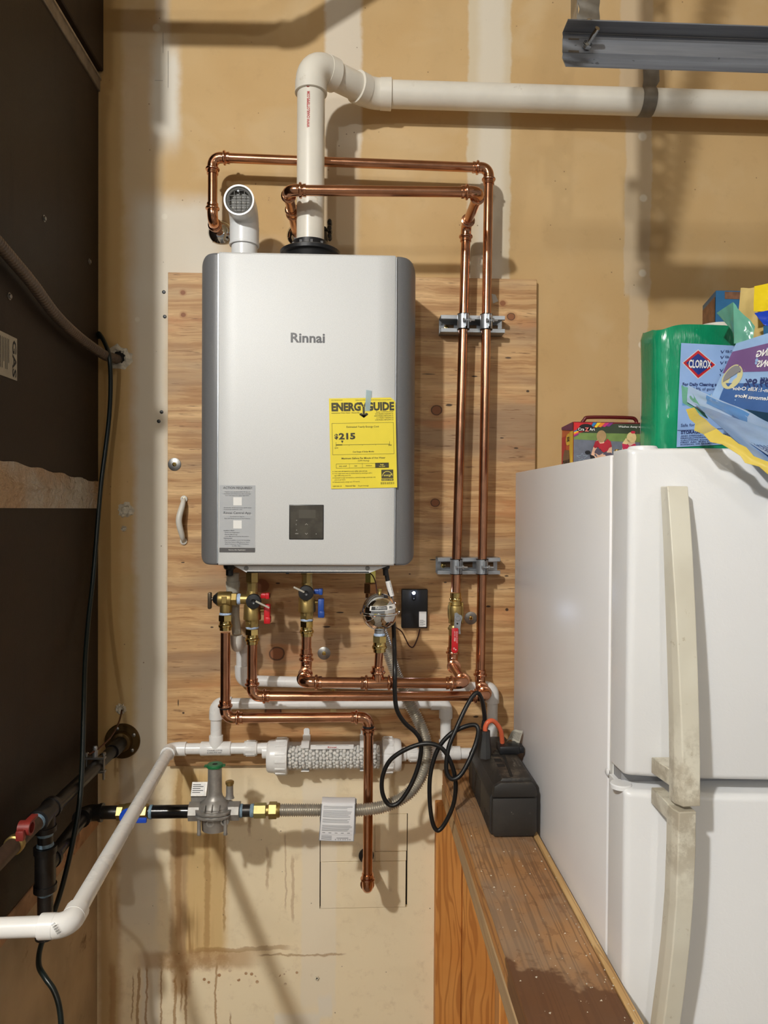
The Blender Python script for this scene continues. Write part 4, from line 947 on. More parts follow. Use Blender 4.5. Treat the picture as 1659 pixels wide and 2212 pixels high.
for x0, x1, zz in ((A(528, 1616, YN).x, A(556, 1616, YN).x, t1.z), (A(882, 1628, YN).x, A(902, 1628, YN).x, nz+.002)):
    m = MB().lathe((x0, YN, zz), X_, [(0, .0140), (0, .0172), (x1-x0-.003, .0178), (x1-x0, .0165), (x1-x0, .0132)], 24)
    for i in range(10): an = 2*PI*i/10; m.obox((x0+(x1-x0)*.5, YN+math.cos(an)*.0178, zz+math.sin(an)*.0178), X_, (0, -math.sin(an), math.cos(an)), (0, math.cos(an), math.sin(an)), ((x1-x0)*.7, .003, .002))
    obj('union_nut', m, pvc, CO)
# printed codes on the tee, the elbow and along the slanted pipe
g = MB(); fr_ = lambda dx, r=.0167: (lambda x, y: V((t1.x+dx+x, YN-math.cos(y/r)*r*1.012, t1.z+math.sin(y/r)*r*1.012)))
g.text('CHARLOTTE', fr_(-.018), 0, -.001, .0035, .036); g.text('D 2466 PVC NSF', fr_(-.018), 0, -.006, .0030, .034)
dn = (near-w1).normalized(); sd = dn.cross(Z_).normalized(); up2 = sd.cross(dn)
def diag(x, y):
    an = -.62+y/.0136; return near-dn*(.045+x)+(-sd*math.cos(an) if False else sd*0)+((-X_+dn*dn.x).normalized()*-math.cos(an)+Z_*math.sin(an)*1.0)*.0137
g.text('3/4" IPS PVC 1120 SDR-21 200 PSI @ 73 F ASTM D2241 NSF-pw CHARLOTTE', diag, .12, -.001, .0046, .50)
el_ = near+V((-.012, -.0172, .004)); 
for i in range(16):
    if i % 3: g.quad2(el_+V((.0, 0, .0)), (X_*.5-Z_*.85), (X_*.85+Z_*.5), .0012*i-.01, .0, .0012*i-.0094, .006)
obj('lettering', g, ink, CO, recalc=False)
# brass coloured hold-down bracket
bk = A(720, 1490, YP-.004); b0, b1 = A(720, 1487, YP).z, A(720, 1546, YP).z
for zz0, zz1, lab in ((b0, (b0+b1)/2+.012, 'upper'), ((b0+b1)/2-.012, b1, 'lower')): pass
kb = thing('pipe_bracket', 'cream metal bracket strip holding the white pipes to the plywood', 'bracket', (bk.x, YP, b1))
obj('strip', MB().box((bk.x-.0075, YP-.002, b1), (bk.x+.0075, YP-.0004, b0), .0005, 1), pm('cream_metal', (214, 196, 140), .4, .2, .06), kb)
for zz in (b0-.004, b1+.005): mm = MB(); screwhead(mm, (bk.x, YP-.002, zz), -Y_, .004, .002); obj('screw', mm, brightbrass, kb)
# ================================================================ condensate neutralizer
NE = thing('condensate_neutralizer', 'clear tube full of white beads with white screw caps under the heater', 'neutralizer', ((nl+nr)/2, YN, nz-.045))
NR = .0335
t_ = T('clear_acrylic'); t_.b.inputs['Alpha'].default_value = .13; acry = t_.out(lin((235, 240, 240)), .06)
xl_, xr_ = A(622, 1632, YN).x, A(826, 1632, YN).x
obj('clear_tube', MB().lathe((xl_-.004, YN, nz), X_, [(0, NR+.002), (.006, NR+.0015), (.012, NR), (xr_-xl_-.010, NR), (xr_-xl_, NR+.0015), (xr_-xl_+.008, NR+.002)], 40, caps=False), acry, NE)
for x0, sg in ((nl, 1), (nr, -1)):
    L_ = (xl_-nl) if sg > 0 else (nr-xr_); m = MB().lathe((x0, YN, nz), X_*sg, [(0, .026), (0, .034), (.003, .0375), (.010, .0390), (.018, .0392), (.018, .0410), (L_-.004, .0430), (L_, .0420), (L_, NR+.0005)], 44)
    m.lathe((x0-sg*.012, YN, nz+.012 if sg > 0 else nz+.002), X_*sg, [(0, .0150), (0, .0168), (.014, .0172)], 20)
    for i in range(14):
        an = 2*PI*i/14; m.obox((x0+sg*(.018+(L_-.018)*.5), YN+math.cos(an)*.0424, nz+math.sin(an)*.0424), X_, (0, -math.sin(an), math.cos(an)), (0, math.cos(an), math.sin(an)), ((L_-.018)*.8, .005, .0035), .0006, 1)
    obj('end_cap', m, pvc, NE)
m = MB(); rb = random.Random(5); ico = bmesh.new(); bmesh.ops.create_icosphere(ico, subdivisions=2, radius=1.); iv = [v.co.copy() for v in ico.verts]; ico.verts.index_update(); jf = [[v.index for v in f.verts] for f in ico.faces]; ico.free()
st = .0100
i = 0; xx = xl_+.006
lay = 0
while xx < xr_-.003:
    for j in range(-5, 6):
        for k in range(-5, 6):
            y_ = (j+.5*(k % 2)+.5*(lay % 2))*st; z_ = (k*.87+.3*(lay % 2))*st
            if math.hypot(y_, z_) < NR-.0054 and z_ < .0205+rb.uniform(-.003, .004) and y_ < .012:
                c_ = V((xx+rb.uniform(-.0010, .0010), YN+y_+rb.uniform(-.0007, .0007), nz+z_+rb.uniform(-.0010, .0010))); r_ = .0049*rb.uniform(.88, 1.04)
                m.add([c_+v*r_ for v in iv], jf)
    xx += st*.82; lay += 1
obj('beads', m, pm('limestone_bead', (226, 222, 214), .7, 0., .08, 100), NE, kind='stuff', ang=80)
lx0, lx1 = A(672, 1602, YN).x, A(764, 1602, YN).x
def lab_pt(lift): return lambda x, y: V((x, YN-math.cos(y)*(NR+lift), nz+math.sin(y)*(NR+lift)))
lf = lab_pt(.0006); nlab = obj('name_label', MB().grid(lambda u, v: lf(lx0+(lx1-lx0)*u, .78+.38*v), 2, 8), paper, NE, recalc=False)
lf2 = lab_pt(.0009); g = MB().text('Rinnai', lf2, (lx0+lx1)/2, .86, .13, .021, .02, 'C'); obj('red_lettering', g, redink, nlab, recalc=False)
g = MB().text('Condensate Neutralizer', lf2, (lx0+lx1)/2, .80, .04, .032, .01, 'C'); g.text('WARNING: Read the instruction manual before installation', lf2, (lx0+lx1)/2, 1.05, .05, .08, .005, 'C'); obj('dark_lettering', g, ink, nlab, recalc=False)
for px in (660, 786):
    cx_ = A(px, 1632, YN).x; m = MB()
    pr = []
    for i in range(25): an = math.radians(-62+i*10.5); pr.append((-math.cos(an)*(NR+.0016), math.sin(an)*(NR+.0016)))
    vv = []; 
    for y_, z_ in pr:
        k_ = 1+.0018/(NR+.0016); vv += [(cx_-.0095, YN+y_, nz+z_), (cx_+.0095, YN+y_, nz+z_), (cx_+.0095, YN+y_*k_, nz+z_*k_), (cx_-.0095, YN+y_*k_, nz+z_*k_)]
    back = [p for p in range(len(pr))]
    # only the upper and lower lips reach around the tube
    def lip(a0, a1):
        mm = MB(); v2 = []
        n_ = 8
        for i in range(n_+1):
            an = math.radians(a0+(a1-a0)*i/n_); cs, sn = math.cos(an), math.sin(an)
            for r_, x_ in ((NR+.0012, -.0095), (NR+.0012, .0095), (NR+.0032, .0095), (NR+.0032, -.0095)): v2.append((cx_+x_, YN-cs*r_, nz+sn*r_))
        return mm.add(v2, [(i*4+k, i*4+(k+1) % 4, (i+1)*4+(k+1) % 4, (i+1)*4+k) for i in range(n_) for k in range(4)]+[(0, 1, 2, 3), tuple(n_*4+k for k in range(4))])
    c_ = thing('tube_clip', 'white mounting clip at the %s of the clear bead tube' % ('left end' if px < 700 else 'right end'), 'clip', (cx_, YP, nz-NR))
    obj('upper_lip', lip(48, 150), pvc, c_); obj('lower_lip', lip(-150, -62), pvc, c_)
    obj('base', MB().box((cx_-.0095, YP-.006, nz-NR-.002), (cx_+.0095, YP-.0004, nz+NR+.006), .001, 1), pvc, c_)
    obj('tab', MB().prism([(-.0075, 0), (.0075, 0), (.0075, .016), (.004, .0195), (-.004, .0195), (-.0075, .016)], (cx_, YP-.0004, nz+NR+.002), X_, Z_, -Y_, .0035, .0006, 1), pvc, c_)
# ================================================================ gas supply to the heater
YG = -.20; MG = mpx(YG)
gz = A(465, 1752, YG).z; gxp = lambda px: A(px, 1752, YG).x
GL = thing('gas_supply_pipe', 'black iron gas pipe with a blue handled shutoff leading to the regulator', 'gas pipe', (gxp(300), YG, gz-.02))
ex0 = V((gxp(188), YG, gz))
obj('nipple', MB().tube((gxp(196), YG, gz), (gxp(256), YG, gz), .0142, 20), blackiron, GL)
obj('nipple', MB().tube((gxp(322), YG, gz), (gxp(415), YG, gz), .0142, 20), pm('glossy_black_iron', (22, 21, 22), .2, .2, .1), GL)
for px in (323, 408): obj('sealant', MB().lathe((gxp(px), YG, gz), X_, [(0, .0140), (.001, .0150), (.006, .0152), (.007, .0142)], 18), bluedope, GL)
obj('valve_body', MB().hexa((gxp(254), YG, gz), X_, .014, .0172).lathe((gxp(266), YG, gz), X_, [(0, .015), (.004, .0185), (.018, .0200), (.032, .0185), (.038, .015)], 22).hexa((gxp(303), YG, gz), X_, .016, .0172), brass, GL)
hb = pm('blue_valve_handle', (26, 74, 190), .35)
obj('valve_handle', MB().lathe((gxp(284), YG-.020, gz), -Y_, [(0, .0175), (.002, .0185), (.006, .0185), (.008, .0165)], 26).box((gxp(284), YG-.028, gz-.013), (gxp(324), YG-.021, gz-.002), .002, 2).tube((gxp(284), YG, gz), (gxp(284), YG-.022, gz), .007, 14), hb, GL)
# elbow at the left end and the branch back to the manifold
XM = -.120
m, t_ = elbow_mesh((gxp(256), YG, gz), ex0, ex0-Y_*.1+Z_*.004, .016, .0178, [(0, .0180), (.012, .0182), (.012, .0200), (.018, .0200), (.018, .0142)], 8, 20); obj('elbow', m, blackiron, GL)
# regulator
RG = thing('gas_regulator', 'cast grey gas pressure regulator with a green vent cap', 'regulator', (gxp(465), YG, gz-.045))
c_ = V((gxp(464), YG, gz)); k = MG
m = MB(); m.lathe(c_, Z_, [(-38*k, 20*k), (-37*k, 27*k), (-8*k, 29*k), (-2*k, 33*k)], 32); m.lathe(c_+Y_*.0, Z_, [(9*k, 35*k), (13*k, 34*k), (13.5*k, 32*k), (19*k, 30*k), (26*k, 21*k), (31*k, 17*k)], 36)
obj('body', m, castzinc, RG)
vv = [];
pl = []
for i in range(36):
    an = 2*PI*i/36; r_ = (42+4*max(0, math.cos(4*(an-PI/4)))**3)*k; pl.append((math.cos(an)*r_, math.sin(an)*r_))
obj('diaphragm_flange', MB().prism(pl, c_-Z_*(4*k), X_, Y_, Z_, 6*k, .001).prism([(a_*.9, b_*.9) for a_, b_ in pl], c_+Z_*(1.5*k), X_, Y_, Z_, 3*k).prism([(a_*.99, b_*.99) for a_, b_ in pl], c_+Z_*(4*k), X_, Y_, Z_, 6*k, .001), castzinc, RG)
for i in range(4):
    an = PI/4+i*PI/2; q = c_+V((math.cos(an)*39*k, math.sin(an)*39*k, 0)); obj('flange_bolt', MB().lathe(q-Z_*(39*k if i > 1 else 8*k), Z_, [(0, 4*k), (2*k, 4.8*k), (5*k, 4.0*k), (46*k if i > 1 else 15*k, 4.2*k)], 12), castzinc, RG)
for sx in (-15, 0, 15): obj('rib', MB().obox(c_+V((sx*k, -32*k, 19*k)), X_, V((0, .8, .6)), V((0, -.6, .8)), (1.6*k, 16*k, 5*k)), castzinc, RG)
obj('spring_tower', MB().lathe(c_+Z_*(28*k), Z_, [(0, 20*k), (4*k, 17*k), (12*k, 15.2*k), (68*k, 14.6*k)], 28), castzinc, RG)
gc = pm('green_cap_plastic', (30, 104, 62), .4); cp = c_+Z_*(95*k)
obj('vent_cap', MB().lathe(cp, Z_, [(0, 15.4*k), (1*k, 17.5*k), (5*k, 17.8*k), (7*k, 16*k), (7*k, 6*k), (4*k, 5*k)], 28).obox(cp+V((19*k, 0, 4*k)), X_, Y_, Z_, (6*k, 9*k, 3*k)).obox(cp+V((-19*k, 0, 3*k)), X_, Y_, Z_, (6*k, 9*k, 3*k)), gc, RG)
obj('cap_hole', MB().lathe(cp+Z_*(6.4*k), Z_, [(0, 5.8*k), (.0002, 5.8*k)], 16), gap, RG)
pb = c_+V((31*k, 4*k, 26*k)); obj('plug_boss', MB().lathe(pb, Z_, [(0, 10*k), (6*k, 8*k), (28*k, 7.6*k)], 16), castzinc, RG); obj('brass_plug', MB().lathe(pb+Z_*(27*k), Z_, [(0, 7.4*k), (4*k, 7.4*k), (4*k, 9*k), (9*k, 9.2*k), (10.5*k, 7*k)], 18), brass, RG)
for sg in (-1, 1): obj('pipe_port', MB().hexa(c_+X_*(sg*30*k), X_*sg, 24*k, 21*k, 8).lathe(c_, X_*sg, [(20*k, 20*k), (32*k, 19*k)], 18), castzinc, RG)
for dx, dz in ((-4, -14), (26, -11)):
    q = c_+V((dx*k, -28*k, dz*k)); b_ = obj('test_port', MB().lathe(q+Y_*(8*k), -Y_, [(0, 10*k), (9*k, 8.5*k), (9*k, 5.2*k), (3*k, 4.6*k)], 18), castzinc, RG)
    obj('plug', MB().lathe(q+Y_*(6*k), -Y_, [(0, 4.4*k), (2*k, 3.6*k)], 14), steel, b_)
pb = c_+V((-36*k, 14*k, 42*k)); e1, e2_, e3 = V((1, 0, 0)), V((0, .55, .83)), V((0, -.83, .55))
obj('plate_mount', MB().obox(pb, e1, e2_, e3, (34*k, 30*k, 5*k), .0006, 1).box(pb+V((-17*k, -4*k, -44*k)), pb+V((17*k, 20*k, -6*k)), .001, 1), castzinc, RG)
rp = obj('rating_plate', MB().obox(pb-X_*(2*k)+e3*(2.8*k), e1, e2_, e3, (28*k, 24*k, .6*k)), paper, RG, ang=0)
g = MB(); 
for i in range(5): g.quad2(pb+e3*(3.3*k), e1, e2_, -14*k, (8-4*i)*k, (9 if i % 2 else 3)*k, (9.4-4*i)*k)
obj('print_lines', g, ink, rp, recalc=False)
# outlet nipple, brass union and corrugated connector
FX = thing('gas_flex_connector', 'corrugated stainless gas hose curving up from the regulator to the heater', 'gas hose', (gxp(606), YG, gz-.02))
obj('nipple', MB().tube((gxp(515), YG, gz), (gxp(551), YG, gz), .0135, 18), blackiron, FX)
for px in (517, 541): obj('sealant', MB().lathe((gxp(px), YG, gz), X_, [(0, .0136), (.002, .0146), (.006, .0148), (.008, .0138)], 18), bluedope, FX)
obj('union_nut', MB().hexa((gxp(549), YG, gz), X_, gxp(575)-gxp(549), .0165), pm('yellow_brass', (172, 160, 104), .45, .6, .12, 60), FX)
obj('flare_nut', MB().lathe((gxp(574), YG, gz), X_, [(0, .012), (.008, .012)], 16).hexa((gxp(581), YG, gz), X_, gxp(598)-gxp(581), .0185).lathe((gxp(597), YG, gz), X_, [(0, .0160), (.006, .0158), (.0085, .0140)], 20), brass, FX)
path = [V((gxp(603), YG, gz)), A(660, 1750, YG), A(720, 1750, YG), A(785, 1749, YG-.002), A(835, 1740, YG-.002), A(880, 1716, -.195), A(908, 1680, -.182), A(920, 1640, -.165), A(919, 1600, -.145), A(905, 1560, -.128), A(882, 1515, -.118), A(858, 1462, -.116), A(840, 1412, -.118), A(826, 1370, -.124), A(812, 1325, -.131), V((gx, -.135, zt_(1288)))]
sp = smooth(path, 40); smp = []; acc = 0.; lastp = sp[0][0]; pitch = .0048
L = [0.]
for i in range(1, len(sp)): L.append(L[-1]+(sp[i][0]-sp[i-1][0]).length)
tot = L[-1]; nst = int(tot/pitch*6); j = 0
for i in range(nst+1):
    s_ = tot*i/nst
    while j < len(L)-2 and L[j+1] < s_: j += 1
    f_ = (s_-L[j])/max(1e-9, L[j+1]-L[j]); p = sp[j][0].lerp(sp[j+1][0], f_); tg = sp[j][1].lerp(sp[j+1][1], f_)
    smp.append((p, tg, .0128+.0016*math.sin(2*PI*s_/pitch)))
obj('corrugated_hose', MB().sweep(smp, 18), pm('stainless_hose', (196, 190, 178), .34, .7, .1, 30), FX, ang=60)
# folded paper tag on the hose
t0, t1_, t2_, t3 = A(695, 1736, YG-.018), A(767, 1737, YG-.018), A(764, 1817, YG-.019), A(689, 1815, YG-.022)
TG = thing('hose_tag', 'white printed instruction tag folded over the gas hose', 'tag', t3)
def bil(u, v, off=0.): p = t3.lerp(t2_, u).lerp(t0.lerp(t1_, u), v); return p-Y_*(.004*math.sin(v*PI)+.002*math.sin(u*PI)+off)
m = MB(); m.grid(lambda u, v: bil(u, v), 8, 8); m.grid(lambda u, v: bil(u, v, -.0006), 8, 8)
def fold(u, v): a_ = PI*v; q = bil(u, 1.); return V((q.x, q.y+.018*(1-math.cos(a_)), q.z+.003*math.sin(a_)))
m.grid(fold, 6, 8); m.grid(lambda u, v: V((bil(u, v).x+.004, bil(u, 1.).y+.036, bil(u, v).z-.002)), 4, 4)
obj('paper_sheet', m, pm('tag_paper', (232, 231, 232), .55, 0., .02), TG, recalc=False, ang=60)
g = MB(); fn = lambda u, v: bil(u, v, .0005)
def ln(u0, u1, v, h): g.add([fn(u0+(u1-u0)*i/6, v) for i in range(7)]+[fn(u0+(u1-u0)*i/6, v+h) for i in range(7)], [(i, i+1, i+8, i+7) for i in range(6)])
rr = random.Random(2); v = .94
for i in range(24):
    if i in (3, 11, 16, 17): v -= .028; continue
    ln(.06, .06+.88*rr.uniform(.8, 1.), v, .010); v -= .028
ln(.05, .95, .29, .004); ln(.05, .95, .18, .004)
for u in (.12, .3, .48, .66, .84): ln(u-.04, u+.04, .225, .018)
for i in range(5): ln(.06, .36, .14-.026*i, .010)
for i in range(20):
    u = .46+i*.023
    if i % 3 != 2: ln(u, u+(.008 if i % 2 else .015), .03, .035)
ln(.5, .84, .085, .018)
obj('printing', g, pm('grey_print', (132, 132, 134), .6), TG, recalc=False, ang=0)
obj('edge_band', MB().grid(lambda u, v: bil(u, v*.012-.004, .0004), 8, 1).grid(lambda u, v: bil(.985+.02*u, v, .0004), 1, 8).grid(lambda u, v: bil(-.005+.02*u, v, .0004), 1, 8), pm('tag_edge_grey', (140, 144, 152), .5), TG, recalc=False)
# ---------------------------------------------------------------- black iron manifold along the furnace
zm = 1.012; fl = A(265, 1600, 0); GM = thing('gas_manifold', 'dark iron gas manifold running from the wall flange along the furnace', 'gas pipe', (XM, -.42, .80))
yT = -.432
def P_(y, z=zm): return V((XM, y, z))
obj('pipe', MB().tube((fl.x, -.004, fl.z), P_(yT+.02), .0140, 18), blackiron, GM)
obj('reducer', MB().lathe((fl.x, -.02, fl.z), -Y_, [(0, .017), (.02, .0185), (.05, .0180), (.06, .0165)], 18), blackiron, GM)
def itee(y, z, br):
    m = MB(); l = .034; pr = [(0, .0178), (l-.010, .0178), (l-.010, .0200), (l, .0200), (l, .0142)]
    return m, l, pr
m, l, pr = itee(yT, zm, -1); c_ = P_(yT, zm+.004)
m.sweep([(c_+Y_*q, -Y_, r) for q, r in reversed(pr)]+[(c_-Y_*q, -Y_, r) for q, r in pr], 20); m.sweep([(c_, -Z_, .0178)]+[(c_-Z_*q, -Z_, r) for q, r in pr[1:]], 20); obj('tee', m, blackiron, GM)
z2_ = .912; obj('nipple', MB().tube(c_-Z_*.03, P_(yT, z2_+.03), .0138, 18), blackiron, GM)
c2_ = P_(yT, z2_); m = MB(); pr2 = [(0, .0185), (.030, .0185), (.030, .0208), (.042, .0208), (.042, .0142)]
m.sweep([(c2_+Z_*q, -Z_, r) for q, r in reversed(pr2)]+[(c2_-Z_*q, -Z_, r) for q, r in pr2], 20); m.sweep([(c2_+Z_*.006, Y_, .0178)]+[(c2_+Z_*.006+Y_*q, Y_, r) for q, r in pr[1:]], 20); obj('tee', m, blackiron, GM)
obj('pipe', MB().tube(c2_+Z_*.006+Y_*.03, ex0+V((0, -.03, .0)), .0138, 18), blackiron, GM)
obj('drip_leg', MB().tube(c2_-Z_*.03, P_(yT, .790), .0140, 18), blackiron, GM); obj('drip_cap', MB().lathe(P_(yT, .778), Z_, [(0, .012), (.003, .0180), (.018, .0195), (.022, .0195), (.022, .0142)], 20), blackiron, GM)
for q, ax in ((c_-Z_*.0345, -Z_), (c2_+Z_*.042, Z_), (c2_-Z_*.042, -Z_), (c_-Y_*.034, -Y_), (P_(yT, .800), Z_)): obj('sealant', MB().lathe(q, ax, [(0, .0142), (.001, .0156), (.004, .0150), (.007, .0140)], 18), bluedope, GM)
obj('pipe', MB().tube(c_-Y_*.03, c_-Y_*.40, .0138, 18), pm('rusty_iron', (74, 56, 44), .5, .3, .25, 40), GM)
obj('brass_joint', MB().lathe(c_-Y_*.115, -Y_, [(0, .0145), (.001, .0165), (.012, .0168), (.014, .0145)], 18), brass, GM)
vp = AX(48, 1788, XM+.02)
obj('shutoff_handle', MB().lathe(vp+V((-.004, 0, .0)), X_, [(0, .012), (.02, .0125), (.02, .0088), (.006, .008)], 22).obox(vp+V((.006, .022, .006)), Y_, X_, Z_, (.026, .012, .006), .0015, 2).obox(vp+V((.004, -.014, -.006)), Y_, X_, Z_, (.012, .014, .018), .003, 2), pm('faded_red_handle', (126, 40, 34), .45), GM)
fm = pm('old_bronze_flange', (92, 70, 36), .4, .7, .2, 30)
wf = obj('wall_flange', MB().lathe((fl.x, 0, fl.z), -Y_, [(0, .0435), (.004, .0435), (.007, .041), (.0075, .027), (.018, .0235), (.020, .018)], 40), fm, GM)
for an in (.5, 1.9, -.7, -2.3): mm = MB(); screwhead(mm, (fl.x+math.cos(an)*.034, -.007, fl.z+math.sin(an)*.034), -Y_, .0048, .003); obj('screw', mm, dullsteel, wf)
# ground clamp and its wire
gy = -.175; gcz = zm+.002
GC = thing('ground_clamp', 'small metal ground clamp biting the iron gas pipe near the wall', 'clamp', (XM, gy, gcz-.03))
for sg in (-1, 1): obj('jaw', MB().box((XM-.022, gy-.006, gcz+sg*.0155-.003), (XM+.024, gy+.006, gcz+sg*.0155+.003), .001, 1), dullsteel, GC)
for dx in (-.018, .020): obj('bolt', MB().tube((XM+dx, gy, gcz-.034), (XM+dx, gy, gcz+.026), .0026, 10).lathe((XM+dx, gy, gcz+.022), Z_, [(0, .005), (.004, .005), (.006, .003)], 12), dullsteel, GC)
obj('wire_lug', MB().lathe((XM+.001, gy, gcz+.018), Z_, [(0, .006), (.014, .006), (.014, .004), (.020, .0052), (.024, .004)], 12), steel, GC)
solo('ground_wire', MB().cable([A(263, 1534, -.002), A(261, 1545, -.02), A(256, 1562, -.05), A(246, 1582, -.09), A(232, 1600, -.13), V((XM+.004, gy+.006, gcz+.032)), V((XM-.006, gy-.02, gcz+.03))], .0021, 10, 8), pm('brown_copper_wire', (96, 58, 36), .4, .5), 'brown ground wire from the plastered hole to the pipe clamp', 'wire')
# ---------------------------------------------------------------- brown corrugated conduit and dark green cable
pth = [V((-.126, .012, 1.958)), A(240, 772, -.03), A(222, 765, -.07)]
for px, py, x_ in ((170, 728, -.150), (120, 680, -.153), (70, 613, -.153), (30, 565, -.153), (0, 530, -.152)): pth.append(AX(px, py, x_))
pth.append(pth[-1]*2-pth[-2]); pth.append(pth[-1]+V((-.004, -.035, .030))); pth.append(pth[-1]+V((-.022, -.022, .022))); pth.append(pth[-1]+V((-.045, -.006, .008)))
sp = smooth(pth, 40); L = [0.]
for i in range(1, len(sp)): L.append(L[-1]+(sp[i][0]-sp[i-1][0]).length)
tot = L[-1]; pitch = .0078; nst = int(tot/pitch*6); j = 0; smp = []
for i in range(nst+1):
    s_ = tot*i/nst
    while j < len(L)-2 and L[j+1] < s_: j += 1
    f_ = (s_-L[j])/max(1e-9, L[j+1]-L[j]); ph = (s_/pitch) % 1
    smp.append((sp[j][0].lerp(sp[j+1][0], f_), sp[j][1].lerp(sp[j+1][1], f_), .0088+.0032*math.sqrt(max(0, 1-(2*ph-1)**2))))
solo('flexible_conduit', MB().sweep(smp, 16), pm('brown_conduit_metal', (112, 96, 82), .32, .4, .1, 20), 'brown ribbed flexible conduit sagging from the furnace into the wall', 'conduit', ang=70)
green = pm('dark_green_cable', (18, 30, 29), .35, 0., .15)
cp_ = [V((XL+.006, -.012, 2.006)), V((XL+.007, -.02, 2.016)), A(225, 738, -.035), A(236, 770, -.060), A(239, 830, -.05), A(236, 900, -.04), A(228, 970, -.04), A(219, 1040, -.05), A(211, 1130, -.07), A(201, 1250, -.10), A(191, 1340, -.14), A(184, 1430, -.19), A(181, 1530, -.24), A(178, 1640, -.28), A(171, 1740, -.315), A(155, 1830, -.34), A(133, 1920, -.36), A(108, 1995, -.37), A(88, 2045, -.40), A(84, 2085, -.43), A(98, 2112, -.45), A(117, 2140, -.46), A(129, 2180, -.47), A(133, 2240, -.48), A(134, 2400, -.50)]
solo('green_cable', MB().cable(cp_, .0052, 8, 10), green, 'dark green cable hanging down beside the furnace', 'cable')
# ================================================================ power cord of the heater
ck = [(833, 1222, -.20), (835, 1240, -.20), (840, 1268, -.20), (847, 1310, -.205), (850, 1350, -.215), (852, 1400, -.25), (853, 1450, -.285), (853, 1500, -.285), (858, 1535, -.28), (875, 1562, -.27), (898, 1583, -.26), (909, 1605, -.255), (906, 1645, -.25), (888, 1695, -.25), (862, 1733, -.25), (840, 1738, -.25), (826, 1712, -.25), (827, 1675, -.25), (845, 1640, -.255), (885, 1615, -.262), (925, 1606, -.268), (955, 1617, -.27), (975, 1650, -.268), (984, 1690, -.262), (980, 1735, -.255), (963, 1775, -.25), (946, 1794, -.25), (934, 1775, -.25), (928, 1725, -.25), (930, 1670, -.25), (945, 1620, -.25), (970, 1588, -.25), (1000, 1571, -.25), (1025, 1566, -.25), (1033, 1577, -.255), (1028, 1605, -.26), (1012, 1645, -.27), (993, 1676, -.275), (974, 1682, -.275), (964, 1660, -.272), (969, 1615, -.268), (985, 1575, -.26), (1003, 1535, -.25), (1020, 1505, -.24), (1032, 1497, -.235), (1041, 1512, -.225), (1046, 1540, -.215), (1047, 1560, -.213)]
PC = thing('power_cord', 'looped black power cord from the heater down to the battery backup', 'cord', A(946, 1794, -.25))
obj('cable', MB().cable([A(*q) for q in ck], .0048, 8, 12), rubber, PC)
obj('strain_relief', MB().lathe(A(833, 1216, -.20), V((0, 0, -1)), [(0, .0095), (.012, .0090), (.014, .0065), (.028, .0055)], 16), black, PC)
w0, w1_ = A(838, 1255, -.20), A(846, 1288, -.2015); dw = (w1_-w0)
wt = obj('wrap_tag', MB().sweep([(w0.lerp(w1_, i/4), dw, .0060) for i in range(5)], 16), paper, PC)
g = MB(); dn_ = dw.normalized(); sd_ = dn_.cross(Y_).normalized()
for i in range(12): g.add([w0.lerp(w1_, .12+i*.065)-Y_*.0052+sd_*s_ for s_ in (-.0005, .004)]+[w0.lerp(w1_, .12+i*.065+(.03 if i % 3 else .045))-Y_*.0052+sd_*s_ for s_ in (.004, -.0005)], [(0, 1, 2, 3)])
obj('barcode', g, ink, wt, recalc=False)
pl_ = A(1047, 1560, -.213); obj('plug', MB().lathe(pl_, -Z_, [(-.004, .0058), (.010, .0085), (.016, .0070), (.020, .0085), (.026, .0105), (.060, .012)], 14), black, PC)
# ================================================================ battery backup on the half wall
UX0, UX1, UY0, UY1, UZ0, UZ1 = .737, .8325, -.376, -.105, .9318, 1.048
def dusty():
    t = T('dusty_black_plastic'); n = t.noise(9, 5, .7); sc = t.noise(1., 4, .7, t.vec(t.x*60, t.y*12, t.z*40))
    c = t.mix(t.ss(.4, .7, n)*.5, lin((36, 34, 32)), lin((62, 56, 48))); c = t.mix(t.ss(.66, .74, sc)*.5, c, lin((150, 142, 130)))
    top = t.ss(1.035, 1.05, t.z)*t.ss(.45, .65, t.noise(30, 4, .7)); c = t.mix(top*.6, c, lin((112, 102, 88)))
    t.bump(t.noise(300, 2), .1, .0004); return t.out(c, .5)
dus = dusty()
UP = thing('battery_backup', 'dusty black battery backup unit sitting on the weathered plank', 'battery backup', ((UX0+UX1)/2, (UY0+UY1)/2, UZ0))
pl = [(UX0+.004, UZ0), (UX1-.004, UZ0), (UX1, UZ0+.006), (UX1, UZ1-.012), (UX1-.010, UZ1-.001), (UX0+.026, UZ1-.001), (UX0+.010, UZ1-.022), (UX0, UZ1-.040), (UX0, UZ0+.006)]
obj('case', MB().prism(pl, (0, UY1, 0), X_, Z_, -Y_, UY1-UY0-.012, .002, 2), dus, UP)
pf = [(UX0+.008, UZ0+.001), (UX1-.006, UZ0+.001), (UX1-.0015, UZ0+.010), (UX1, UZ1-.022), (UX1-.010, UZ1-.006), (UX0+.022, UZ1-.006), (UX0+.010, UZ1-.014), (UX0+.004, UZ0+.010)]
zc_ = UZ0+.079
obj('front_cover', MB().prism([(x_, min(z_, zc_)) for x_, z_ in pf if z_ <= zc_]+[], (0, UY0+.013, 0), X_, Z_, -Y_, .013, .003, 2) if False else MB().prism([(UX0+.008, UZ0+.001), (UX1-.006, UZ0+.001), (UX1-.001, UZ0+.010), (UX1-.0005, zc_-.0006), (UX0+.0045, zc_-.0006), (UX0+.004, UZ0+.010)], (0, UY0+.013, 0), X_, Z_, -Y_, .013, .0022, 2), dus, UP)
